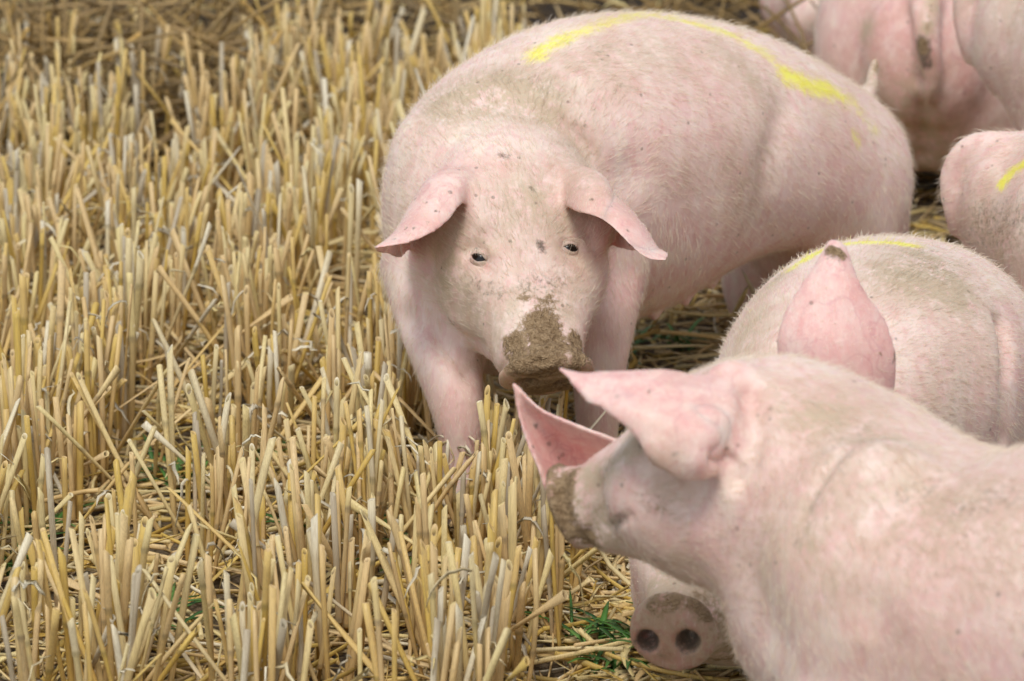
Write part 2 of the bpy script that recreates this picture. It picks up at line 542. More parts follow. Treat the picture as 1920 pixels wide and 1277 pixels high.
        for c, nn, la, uu, rad in s.lids:
            for nm, sg in (('upper_eyelid', 1), ('lower_eyelid', -1)):
                V_, F_ = [], []
                th = np.linspace(-1.25, 1.25, 15); nr = 7
                for side in (0, 1):
                    for a in th:
                        edge = (.34 if sg > 0 else .36) * max(0.0, math.cos(a * 2.0)) if abs(a) < .785 else 0.0
                        for k in range(nr):
                            f = edge + (1.5 - edge) * k / (nr - 1)
                            rr = rad + .0004 + (.0009 if side else 0) * (1.0 if k else .8) + .0006 * math.exp(-k)
                            V_.append(rr * (nn * math.cos(f) * math.cos(a) + la * math.sin(a) * math.cos(f * .6) + sg * uu * math.sin(f)))
                K = len(th) * nr
                for i in range(len(th) - 1):
                    for k in range(nr - 1):
                        q = (i * nr + k, i * nr + k + 1, (i + 1) * nr + k + 1, (i + 1) * nr + k)
                        F_.append(q); F_.append(tuple(K + x for x in q[::-1]))
                    F_.append((i * nr, (i + 1) * nr, K + (i + 1) * nr, K + i * nr))
                me = new_mesh(nm, V_, F_); me.materials.append(SKIN)
                me.polygons.foreach_set('use_smooth', np.ones(len(me.polygons), bool))
                for kk, vv in (('pink', .85), ('dust_shade', .42), ('scuff_shade', .50 if sg > 0 else .36)):
                    at = me.attributes.new(kk, 'FLOAT', 'POINT'); at.data.foreach_set('value', np.full(len(V_), vv, np.float32))
                o = link(bpy.data.objects.new(nm, me), root); o.location = c - np.asarray(base)
        for c, r in s.hooves:
            for sg in (-1, 1):
                hv, hf = loft([(sg * r * .45, -.004, .045, r * .48, r * .8, r * .8), (sg * r * .48, -.012, .02, r * .5, r * .95, r * .95), (sg * r * .5, -.02, -.0, r * .52, r * 1.1, r * 1.1)], np.array([0, 1., .05]), 10, 2, .9, (.3, .06))
                me = new_mesh('hoof', hv, hf); me.materials.append(HOOF)
                o = link(bpy.data.objects.new('hoof', me), root)
                o.location = (c[0] - base[0], c[1] - base[1], .004 - base[2])
        if hair[0]: s.fur(root, np.asarray(base), hair, seed)
        s.root = root
        return root
    def fur(s, root, base, hair, seed):
        n, L = hair
        r = np.random.default_rng(100 + seed)
        V, N = s.V, s.N
        me = s.me
        me.calc_loop_triangles()
        T = np.empty(len(me.loop_triangles) * 3, int); me.loop_triangles.foreach_get('vertices', T); T = T.reshape(-1, 3)
        ar = np.linalg.norm(np.cross(V[T[:, 1]] - V[T[:, 0]], V[T[:, 2]] - V[T[:, 0]]), axis=1)
        # hide the lens or a step aside could see: skip what faces the ground or far away
        fc = N[T[:, 0]]; vw = V[T[:, 0]] - np.array([0, 0, CAM_H]); vw /= np.linalg.norm(vw, axis=1)[:, None]
        ar = ar * ((fc * vw).sum(1) < .35) * (np.abs(V[T[:, 0], 0]) < 1.0) * np.clip(1.1 - s.A['mud_shade'][T[:, 0]] - s.A['nose'][T[:, 0]], .02, 1)
        k = r.choice(len(T), n, p=ar / ar.sum())
        u = np.sqrt(r.random(n))[:, None]; w = r.random(n)[:, None]
        t = T[k]
        p = V[t[:, 0]] * (1 - u) + V[t[:, 1]] * u * (1 - w) + V[t[:, 2]] * u * w
        nm = N[t[:, 0]]
        fp = np.array([f[0] for f in s.flow]); fd = np.array([f[1] for f in s.flow])
        idx = np.concatenate([((p[a:a + 5000, None] - fp[None]) ** 2).sum(2).argmin(1) for a in range(0, n, 5000)])
        fl = fd[idx]
        fl = fl - nm * (fl * nm).sum(1)[:, None]
        fl /= np.linalg.norm(fl, axis=1)[:, None] + 1e-9
        ln = L * (.55 + .75 * r.random(n))
        ed = s.eard[t[:, 0]]
        ln = np.where(ed < .012, ln * .32, ln)
        if s.heads:
            hd = np.linalg.norm(p - s.H['snout'], axis=1); ln *= np.clip(hd / .20, .22, 1.0)
        ln = ln * np.clip((p[:, 2] - .02) / .30, .45, 1)
        jit = r.normal(0, .24, (n, 3))
        d1 = fl + nm * (.16 + .24 * r.random(n))[:, None] + jit; d1 /= np.linalg.norm(d1, axis=1)[:, None]
        d2 = fl + nm * .10 + jit * .8 + np.array([0, 0, -.15]); d2 /= np.linalg.norm(d2, axis=1)[:, None]
        a = p - nm * .0006
        b = a + d1 * (ln * .5)[:, None]
        c = b + d2 * (ln * .5)[:, None]
        pos = np.stack([a, b, c], 1).reshape(-1, 3) - base
        cu = bpy.data.hair_curves.new('bristles')
        cu.add_curves([3] * n)
        cu.attributes['position'].data.foreach_set('vector', pos.astype(np.float32).ravel())
        at = cu.attributes.get('radius') or cu.attributes.new('radius', 'FLOAT', 'POINT')
        at.data.foreach_set('value', np.tile(np.array([.00019, .00015, .00004], np.float32), n))
        for nm_, val in (('soil', np.clip(s.A['dust_shade'] * .75 + s.A['mud_shade'] + s.A['scuff_shade'] * .5, 0, 1)), ('dye', np.clip((s.A['paint'] - .25) * 1.5, 0, .85))):  # hair takes on the dirt and the painted shade alike
            at = cu.attributes.new(nm_, 'FLOAT', 'POINT')
            at.data.foreach_set('value', np.repeat(val[t[:, 0]] * r.uniform(.6, 1.0, n), 3).astype(np.float32))
        cu.materials.append(HAIR)
        o = link(bpy.data.objects.new('bristles', cu), root)
        tag(o, kind='stuff')

# ------------------------------------------------------------------ the pigs
def B(px, py, d, a, bu, bd=None):
    return tuple(P(px, py, d)) + (a, bu, bu if bd is None else bd)
PIGS = []

def base_of(pts):
    p = np.mean([np.asarray(q, float) for q in pts], axis=0); p[2] = 0; return tuple(p)

FWD = np.array([0, CP, -SP]); UPV = np.array([0, SP, CP]); RT = np.array([1., 0, 0])

def view_n(yaw, lift=0):
    """a facing direction: towards the lens, turned yaw degrees to the picture's right"""
    y = math.radians(yaw)
    return -FWD * math.cos(y) + RT * math.sin(y) + UPV * math.tan(math.radians(lift))

# --- the pig that faces the lens, nose down in the stubble
def main_pig():
    p = Pig(.0031)
    p.body([B(1598, 405, 5.00, .085, .10), B(1548, 385, 4.95, .148, .158, .14), B(1465, 340, 4.87, .160, .172, .098), B(1345, 300, 4.76, .168, .185, .148),
            B(1210, 288, 4.65, .175, .192, .218), B(1085, 305, 4.55, .172, .190, .22), B(975, 350, 4.47, .165, .175), B(930, 400, 4.40, .150, .160), B(945, 430, 4.32, .11, .125)])
    p.add(ellipsoid(P(845, 430, 4.43), np.array([[.080, 0, 0], [0, .11, 0], [-.03, 0, .16]])))          # shoulders
    p.add(ellipsoid(P(1085, 430, 4.50), np.array([[.075, 0, 0], [0, .10, 0], [.0, 0, .14]])))
    p.add(ellipsoid(P(1592, 420, 4.92), np.array([[.080, .045, 0], [-.035, .10, 0], [0, 0, .135]])))         # hams
    p.add(ellipsoid(P(930, 560, 4.36), np.array([[.10, 0, 0], [0, .08, 0], [0, 0, .10]])))               # brisket
    p.leg([(P(816, 490, 4.38), .072), (P(824, 600, 4.34), .054), (P(842, 690, 4.31), .042), (P(860, 780, 4.30), .033), (P(866, 850, 4.31), .027), (P(868, 920, 4.32), .027), (P(868, 968, 4.33), .024)])
    p.leg([(P(1110, 500, 4.48), .080), (P(1118, 590, 4.46), .056), (P(1122, 680, 4.45), .038), (P(1120, 780, 4.45), .029), (P(1118, 850, 4.46), .027), (P(1118, 905, 4.46), .024)])
    p.leg([(P(1470, 430, 5.02), .085), (P(1432, 515, 5.02), .066), (P(1425, 575, 5.05), .046), (P(1440, 610, 5.08), .031), (P(1440, 632, 5.09), .026)])
    p.leg([(P(1592, 430, 4.90), .075), (P(1600, 530, 4.86), .058), (P(1625, 610, 4.78), .040), (P(1610, 690, 4.77), .029), (P(1605, 735, 4.76), .025)])
    p.head(P(962, 352, 4.33), P(1022, 712, 4.125), view_n(20), 1.20, disc=-UPV * .8 + RT * .1)
    q = p.H['q']
    p.ear([(P(925, 392, 4.31), P(940, 330, 4.30), P(935, 340, 4.36)), (P(868, 385, 4.17), P(872, 320, 4.22), P(860, 350, 4.33)),
           (P(842, 415, 4.14), P(815, 333, 4.20), P(808, 390, 4.32)), (P(806, 440, 4.12), P(775, 382, 4.19), P(775, 452, 4.30)),
           (P(765, 456, 4.11), P(745, 433, 4.17), P(748, 489, 4.25)), (P(728, 461, 4.10), P(722, 456, 4.14), P(722, 480, 4.18)), (P(702, 465, 4.10), P(701, 467, 4.11), P(703, 471, 4.12))])
    p.ear([(P(1036, 372, 4.29), P(1030, 318, 4.29), P(1040, 335, 4.38)), (P(1078, 397, 4.16), P(1092, 317, 4.24), P(1090, 390, 4.37)),
           (P(1115, 408, 4.13), P(1132, 337, 4.22), P(1114, 458, 4.34)), (P(1150, 432, 4.11), P(1165, 382, 4.20), P(1147, 466, 4.31)),
           (P(1190, 470, 4.10), P(1199, 427, 4.17), P(1192, 474, 4.25)), (P(1222, 488, 4.10), P(1230, 462, 4.15), P(1228, 477, 4.20)), (P(1252, 489, 4.10), P(1255, 480, 4.12), P(1254, 473, 4.15))])
    # ear roots
    for a, b in ((P(930, 332, 4.30), P(885, 350, 4.26)), (P(1025, 322, 4.30), P(1075, 350, 4.27))):
        m = (a + b) / 2
        p.add(ellipsoid(m, np.array([(b - a) * .62, nz(np.cross(b - a, UPV)) * .040, UPV * .024])))
    p.add(ellipsoid(P(1060, 330, 4.46), np.array([RT * .13, FWD * .11, UPV * .13])))
    p.soft = [(P(1075, 265, 4.38), .17, 70), (P(870, 330, 4.38), .10, 25), (P(870, 600, 4.33), .09, 25), (P(1620, 420, 4.80), .16, 130), (P(917, 380, 4.21), .065, 120), (P(1040, 340, 4.25), .06, 60)]
    # tail
    t = [(1600, 200, 5.00), (1632, 168, 5.05), (1636, 138, 5.08), (1642, 112, 5.08)]
    p.add(loft([tuple(P(*k)) + (r, r, r) for k, r in zip(t, (.020, .013, .010, .0075))], np.array([1., 0, .1]), 14, 4))
    p.mesh(); p.bvh()
    # sculpting on the hide
    for pl, r, dp in (([(917, 392), (925, 400)], .018, .005), ([(800, 500), (797, 560), (826, 640), (880, 695), (915, 730)], .017, .013), ([(835, 520), (838, 570), (868, 630), (910, 672)], .020, -.0045), ([(880, 590), (930, 560)], .03, .003), ([q(.28, .03, .09), q(.5, .0, .075), q(.75, 0, .06)], .018, -.002),
                      ([(885, 445), (905, 455), (925, 475)], .008, -.0035), ([(868, 470), (885, 462), (905, 466)], .006, .003),
                      ([(905, 500), (920, 512)], .008, .003),
                      ([(1072, 440), (1082, 450)], .008, -.003),
                      ([(960, 615), (1010, 590), (1070, 600)], .012, .0025), ([(950, 640), (1000, 625), (1060, 640)], .008, -.002),
                      ([(1000, 680), (1050, 662), (1090, 672)], .006, .003),
                      ([(1180, 330), (1190, 420), (1175, 520)], .035, .010), ([(1470, 210), (1440, 300), (1430, 380), (1440, 440)], .03, .008),
                      ([(760, 600), (830, 640), (905, 660)], .020, .010), ([(790, 560), (740, 470)], .03, .006)):
        p.dent(pl, r, dp)
    p.normals()
    eye = p.near(q(.385, .074 * -1, .035)); e = p.hit(893, 481)
    ey2 = p.hit(1076, 463)
    eyes = []
    for c, tilt in ((e, -.35), (ey2, -.2)):
        if c is None: continue
        nn = p.N[np.linalg.norm(p.V - c, axis=1).argmin()]
        la = nz(np.cross(nn, UPV)); la = la if la[0] > 0 else -la
        la = nz(la + UPV * tilt); uu = nz(np.cross(nn, la)); uu = uu if uu[2] > 0 else -uu
        p.dent([c], .026, .0055)
        p.dent([c - la * .006, c + la * .006], .0088, .009)
        p.normals()
        p.dent([c + uu * .0090 - la * .011, c + uu * .0100, c + uu * .0065 + la * .012], .0042, -.0042)
        p.dent([c + uu * .019 - la * .014, c + uu * .021 + la * .012], .004, .002)
        p.dent([c - uu * .0105 - la * .009, c - uu * .012, c - uu * .010 + la * .012], .0045, -.0022)
        p.dent([c - uu * .018 - la * .006, c - uu * .018 + la * .012], .004, .0018)
        p.eyes.append((c - nn * .0172, .0130)); eyes.append((c, la, uu)); p.lids.append((c - nn * .0172, nn, la, uu, .0130))
    # teats along the belly
    p.bvh()
    for px in (1172, 1229, 1288, 1338):
        for py in range(660, 500, -3):
            c = p.hit(px, py)
            if c is not None and project(c)[2] > 4.5: break
        else: continue
        p.dent([c + FWD * .01], .0085, .011, UPV)
    # nostrils in the disc
    p.smooth(2, np.ones(len(p.V)) * .9)
    for sg in (-1, 1): p.dent([p.near(q(1.02, sg * .019, .0) + p.H['dx'] * .01)], .0085, .018, p.H['dx'])
    p.rim(.004, .0055)
    p.attr_init()
    S = p.stain
    S('paint', [(1000, 106), (1050, 74), (1120, 47), (1210, 28), (1290, 42), (1370, 66), (1430, 98), (1468, 135), (1510, 158), (1560, 172), (1600, 192)], .026, .64)
    S('paint', [(1004, 102), (1030, 86), (1060, 70)], .024, .76); S('paint', [(1470, 140), (1520, 160), (1556, 168)], .026, .82)
    S('paint', [(1600, 200), (1640, 245)], .022, .50); S('paint', [(1600, 250), (1612, 272)], .014, .60)
    S('mud_shade', [(1020, 612), (1025, 650), (1020, 690)], .036, .95); S('mud_shade', [(960, 645), (975, 690)], .026, .85); S('mud_shade', [(1080, 640), (1085, 680)], .022, .8); S('mud_shade', [q(.99, 0, 0), q(1.0, 0, -.03)], .05, .68); S('dust_shade', [q(1., 0, 0)], .07, 1.0)  # on the disc face, mud and dust also stand for shade
    S('mud_shade', [q(.97, y, .04) for y in (-.04, 0, .04)], .02, .8)
    S('mud_shade', [(985, 718), (1010, 728), (1060, 728)], .026, .8); S('scuff_shade', [(1000, 735), (1050, 735)], .02, .7); S('mud_shade', [(985, 560), (1010, 565), (1040, 560)], .016, .55); S('dust_shade', [(960, 560), (1040, 545), (1060, 570)], .030, .6)  # first mud and scuff strokes paint shade on the snout's underside
    S('dust_shade', [(930, 330), (985, 350), (1050, 345)], .05, .32); S('dust_shade', [(850, 520), (870, 590)], .05, .45); S('dust_shade', [(985, 420), (960, 500)], .045, .35)
    S('dust_shade', [(850, 190), (930, 170), (1000, 180)], .060, 1.0); S('mud_shade', [(890, 165), (960, 185)], .03, .34); S('dust_shade', [(1070, 260), (1100, 330)], .05, .55); S('dust_shade', [(1000, 120), (1150, 130)], .06, .35)
    S('dust_shade', [(890, 650), (930, 690)], .03, .5); S('dust_shade', [(840, 470), (850, 560), (920, 610)], .06, .62); S('dust_shade', [(1000, 400), (1060, 430), (1085, 540)], .05, .5); S('dust_shade', [(950, 430), (1000, 340)], .05, .55)
    S('scuff_shade', [(1013, 455), (1016, 468)], .0075, .95); S('scuff_shade', [(938, 291), (952, 294)], .006, .85); S('scuff_shade', [(995, 352), (1001, 358)], .006, .7)
    S('scuff_shade', [(1086, 330), (1100, 345)], .022, .30); S('scuff_shade', [(1065, 275), (1110, 310)], .03, .30); S('scuff_shade', [(885, 530), (935, 548)], .015, .5)
    S('scuff_shade', [(985, 540), (1050, 530)], .026, .50); S('scuff_shade', [(960, 580), (1060, 575)], .02, .36); S('scuff_shade', [(842, 600), (856, 612)], .012, .5); S('scuff_shade', [(1110, 90), (1130, 110)], .018, .40)
    for a in ((818, 396), (822, 397), (801, 418), (776, 428), (740, 448), (1109, 374), (1145, 387), (1178, 432), (800, 380), (845, 360)): S('scuff_shade', [a], .0036, .9)
    S('dust_shade', [(1636, 150), (1641, 118)], .03, 1.0); S('mud_shade', [(1640, 135), (1641, 118)], .014, .5); S('scuff_shade', [(930, 90), (960, 80)], .012, .5); S('scuff_shade', [(1300, 320), (1420, 230)], .05, .22); S('scuff_shade', [(1160, 150), (1120, 200)], .03, .30); S('dust_shade', [(1370, 110), (1430, 160)], .04, .55); S('dust_shade', [(1420, 300), (1400, 400)], .04, .45); S('dust_shade', [(1150, 100), (1250, 110)], .05, .45); S('dust_shade', [(760, 300), (740, 420)], .05, .35); S('dust_shade', [(1300, 330), (1380, 300)], .05, .25)  # dust and mud on the tail paint in its shading
    for c, la, uu in eyes:
        S('pink', [c], .017, .75); S('dust_shade', [c - la * .02 + uu * .012, c + uu * .020, c + la * .018 + uu * .014], .012, .6)
    S('pink', [(905, 490), (915, 503)], .006, .8); S('pink', [(860, 470), (900, 455), (925, 480)], .022, .40); S('pink', [(880, 320), (940, 310)], .03, .5); S('pink', [(1030, 305), (1085, 330)], .03, .55)
    S('pink', [(1280, 200), (1340, 330), (1300, 420)], .13, .36); S('pink', [(1540, 300), (1600, 350)], .10, .36); S('pink', [(1240, 480), (1400, 470), (1480, 520)], .09, .5); S('pink', [(1180, 540), (1300, 540)], .05, .55)
    S('pink', [(840, 600), (880, 700)], .06, .35); S('pink', [q(1.0, 0, 0)], .05, .7)
    for a in ((740, 475), (770, 470), (1115, 450), (1150, 455)): S('pink', [a], .03, .95)
    p.finish('pink pig facing the camera, muddy snout lowered into stubble, yellow stripe along its back', 'pigs on the stubble field', base_of([P(868, 968, 4.33), P(1605, 735, 4.76)]), (38000, .018), .08, 1)
    # white lashes over the eyes
    for i, c in enumerate((e, ey2)):
        if c is None: continue
        pos = []
        r = np.random.default_rng(i)
        for k in range(0, 46, 2):
            a = c + UPV * (.008 + .003 * math.cos((k - 23) / 15)) + RT * (k - 23) / 23 * .012 - FWD * .002
            d = nz(-FWD * 1 - UPV * (.75 + .3 * r.random()) + RT * (k - 23) / 23 * .5 + r.normal(0, .12, 3))
            b = a + d * .006; e2 = b + nz(d - UPV * .7) * .007
            pos += [a, b, e2]
        cu = bpy.data.hair_curves.new('eyelashes'); cu.add_curves([3] * 23)
        cu.attributes['position'].data.foreach_set('vector', (np.array(pos) - np.array(p.root.location)).astype(np.float32).ravel())
        at = cu.attributes.get('radius') or cu.attributes.new('radius', 'FLOAT', 'POINT')
        at.data.foreach_set('value', np.tile(np.array([.00017, .00013, .00004], np.float32), 23))
        cu.materials.append(HAIR)
        tag(link(bpy.data.objects.new('eyelashes', cu), p.root), kind='stuff')
    return p

# --- the pig in the near right corner, turned away, ears laid forward
def near_pig():
    p = Pig(.0034)
    p.body([B(1345, 880, 3.315, .07, .07, .085), B(1440, 845, 3.29, .105, .088, .14), B(1550, 893, 3.25, .125, .087, .19), B(1660, 1000, 3.21, .150, .103, .21), B(1790, 1090, 3.17, .165, .126, .205), B(1950, 1130, 3.12, .172, .147, .20), B(2150, 1140, 3.06, .175, .155, .19),
            B(2380, 1130, 3.02, .172, .158, .18), B(2580, 1120, 2.99, .160, .155, .175), B(2680, 1130, 2.97, .095, .11)][::-1])
    p.add(ellipsoid(P(1655, 1130, 3.16), np.array([[.105, 0, .02], [0, .075, 0], [-.02, 0, .165]])))
    p.add(ellipsoid(P(1680, 1090, 3.33), np.array([[.10, 0, 0], [0, .07, 0], [0, 0, .15]])))
    p.add(ellipsoid(P(2560, 1180, 3.00), np.array([[.13, 0, 0], [0, .14, 0], [0, 0, .15]])))
    p.add(ellipsoid(P(1480, 755, 3.28), np.array([[.060, 0, -.02], [0, .055, 0], [.02, 0, .042]])))       # crest behind the ears
    def gl(x, y, hip, k=1.0):
        return [((x, y, hip), .078 * k), ((x - .005, y, hip - .10), .055 * k), ((x + .01, y, .15), .034), ((x, y, .07), .027), ((x, y, .012), .025)]
    a = P(1640, 1150, 3.12); p.leg(gl(a[0], a[1], .27))
    a = P(1690, 1150, 3.33); p.leg(gl(a[0], a[1], .27))
    a = P(2560, 1200, 2.90); p.leg(gl(a[0], a[1], .27, 1.15))
    a = P(2600, 1200, 3.10); p.leg(gl(a[0], a[1], .27, 1.15))
    p.head(P(1445, 812, 3.315), P(1064, 962, 3.385), UPV * 1 - FWD * .10 - RT * .1, 1.06, dw=.95)
    q = p.H['q']
    p.ear([(P(1445, 705, 3.27), P(1425, 790, 3.235), P(1385, 862, 3.23)), (P(1395, 694, 3.25), P(1385, 790, 3.185), P(1345, 886, 3.20)),
           (P(1320, 704, 3.23), P(1318, 800, 3.160), P(1305, 906, 3.175)), (P(1250, 692, 3.225), P(1248, 785, 3.165), P(1240, 882, 3.165)),
           (P(1180, 695, 3.225), P(1180, 755, 3.18), P(1190, 822, 3.17)), (P(1110, 698, 3.225), P(1114, 730, 3.20), P(1130, 772, 3.185)),
           (P(1078, 698, 3.225), P(1081, 715, 3.21), P(1095, 752, 3.20)), (P(1043, 686, 3.225), P(1044, 689, 3.222), P(1048, 694, 3.22))], .008)
    p.ear([(P(1260, 860, 3.42), P(1210, 920, 3.47), P(1140, 960, 3.44)), (P(1180, 834, 3.44), P(1112, 890, 3.52), P(1040, 938, 3.46)), (P(1120, 812, 3.44), P(1070, 850, 3.51), P(1012, 885, 3.46)),
           (P(1060, 788, 3.44), P(1028, 812, 3.49), P(989, 832, 3.46)), (P(1010, 764, 3.45), P(994, 776, 3.48), P(974, 785, 3.46)), (P(960, 713, 3.46), P(960, 715, 3.465), P(962, 719, 3.46))], .008)
    p.soft = [(P(1350, 970, 3.24), .15, 170), (P(1480, 1180, 3.2), .15, 60), (P(1560, 800, 3.2), .15, 30), (P(1700, 950, 3.1), .2, 30), (P(1620, 880, 3.1), .17, 110)]
    p.add(ellipsoid(P(1330, 955, 3.29), np.array([RT * .105 + UPV * -.02, FWD * .078, UPV * .080])))
    p.add(ellipsoid(P(1395, 770, 3.24), np.array([RT * .045 + UPV * -.01, FWD * .028, UPV * .050])))
    p.mesh(); p.bvh()
    for pl, r, dp in (([(1405, 740), (1418, 800), (1400, 870), (1375, 900)], .011, .012), ([(1340, 862), (1365, 868)], .008, .010), ([(1345, 770), (1370, 800), (1360, 840)], .022, .006),
                      ([(1540, 900), (1580, 850), (1650, 820)], .007, .0030), ([(1510, 960), (1535, 900), (1570, 850)], .007, .0045), ([(1490, 930), (1520, 870)], .012, -.0015),
                      ([(1700, 880), (1745, 940), (1760, 900)], .012, .0015),
                      ([(1640, 1277), (1655, 1210), (1630, 1150)], .030, .008), ([(1440, 1180), (1400, 1050), (1420, 950)], .035, .008),
                      ([(1120, 905), (1128, 950), (1112, 1000)], .009, .006), ([(1140, 990), (1165, 975), (1180, 968)], .005, .005), ([(1290, 1060), (1270, 1000), (1290, 950)], .02, .004),
                      ([(1195, 840), (1225, 850)], .014, -.004)):
        p.dent(pl, r, dp)
    p.normals()
    for pl, rr, dp in (([(1360, 780), (1250, 745), (1120, 722)], .007, .0025), ([(1350, 830), (1270, 800), (1180, 765)], .009, -.0020), ([(1318, 868), (1342, 878)], .012, -.0045), ([(1010, 780), (1060, 830), (1090, 870)], .008, .002)): p.dent(pl, rr, dp)
    for sg in (-1, 1): p.dent([q(1.0, sg * .015, .0)], .008, .012, p.H['ax'])
    c = p.near(q(.40, .075, .03)); nn = p.N[np.linalg.norm(p.V - c, axis=1).argmin()]
    p.dent([c], .011, .009); p.eyes.append((c - nn * .010, .012))
    c = p.near(q(.40, -.075, .03)); nn = p.N[np.linalg.norm(p.V - c, axis=1).argmin()]
    p.dent([c], .011, .009); p.eyes.append((c - nn * .010, .012))
    p.smooth(2, np.ones(len(p.V)) * .9)
    p.rim(.005, .006)
    p.attr_init(); S = p.stain
    S('mud_shade', [(1060, 895), (1048, 940), (1062, 985), (1100, 1010)], 
      .024, .74); S('mud_shade', [q(.98, y, .045) for y in (-.03, 0, .03)], .020, .72); S('dust_shade', [(1080, 960), (1120, 990)], .05, .9); S('dust_shade', [(1100, 895), (1150, 868), (1190, 842)], .022, 1.0); S('mud_shade', [q(1.0, 0, 0)], .045, .75)
    S('dust_shade', [(1110, 890), (1200, 900), (1260, 970)], .05, .20); S('dust_shade', [(1150, 1010), (1230, 1040), (1290, 1080)], .04, .45); S('dust_shade', [(1230, 860), (1260, 910)], .03, .5)
    S('dust_shade', [(1500, 770), (1600, 800), (1680, 850)], .06, .5); S('dust_shade', [(1560, 880), (1640, 960), (1720, 900)], .06, .5); S('dust_shade', [(1560, 1080)], .05, .5); S('dust_shade', [(1450, 1000), (1430, 1080)], .06, .4); S('dust_shade', [(1800, 950), (1900, 1000)], .07, .45); S('dust_shade', [(1500, 960), (1520, 1010)], .03, .6)
    S('scuff_shade', [(1145, 985), (1168, 972)], .009, .75); S('scuff_shade', [(1218, 940), (1235, 955)], .02, .42)
    for a, b in (((1512, 965), (1535, 925)), ((1545, 905), (1575, 880)), ((1580, 860), (1615, 832)), ((1640, 830), (1665, 820)), ((1735, 930), (1752, 900)), ((1820, 940), (1832, 930)), ((1855, 930), (1868, 912)), ((1500, 1010), (1515, 985)), ((1690, 935), (1715, 905))): S('scuff_shade', [a, b], .014, .46)
    S('scuff_shade', [(1560, 840), (1600, 800)], .04, .38); S('scuff_shade', [(1790, 960), (1900, 930)], .03, .48); S('scuff_shade', [(1690, 1020), (1800, 1080)], .05, .30); S('scuff_shade', [(1560, 1080)], .012, .4); S('scuff_shade', [(1780, 970)], .006, .6)
    for a in ((1217, 733), (1004, 798), (1030, 832), (1048, 858), (1155, 745), (1265, 850), (1010, 775)): S('scuff_shade', [a], .0042, .9)
    S('pink', [(1420, 720), (1480, 720), (1560, 760)], .06, .45); S('pink', [(1200, 960), (1280, 1000)], .06, .5); S('mud_shade', [(1225, 950), (1245, 960)], .018, .42); S('pink', [(1600, 900), (1750, 1000)], .14, .38); S('pink', [(1450, 900), (1480, 1050)], .1, .38); S('pink', [(1560, 1150), (1700, 1150)], .12, .40)
    S('pink', [(1010, 820), (1060, 850), (1100, 870), (1045, 910)], .05, 1.0); S('pink', [(1250, 740), (1200, 740)], .03, .75)
    p.finish('nearest pig, in the lower right corner, turned away with both ears pointing left', 'pigs on the stubble field', base_of([P(1580, 1150, 3.12), P(2560, 1200, 3.0)]), (40000, .014), .10, 2)
    return p

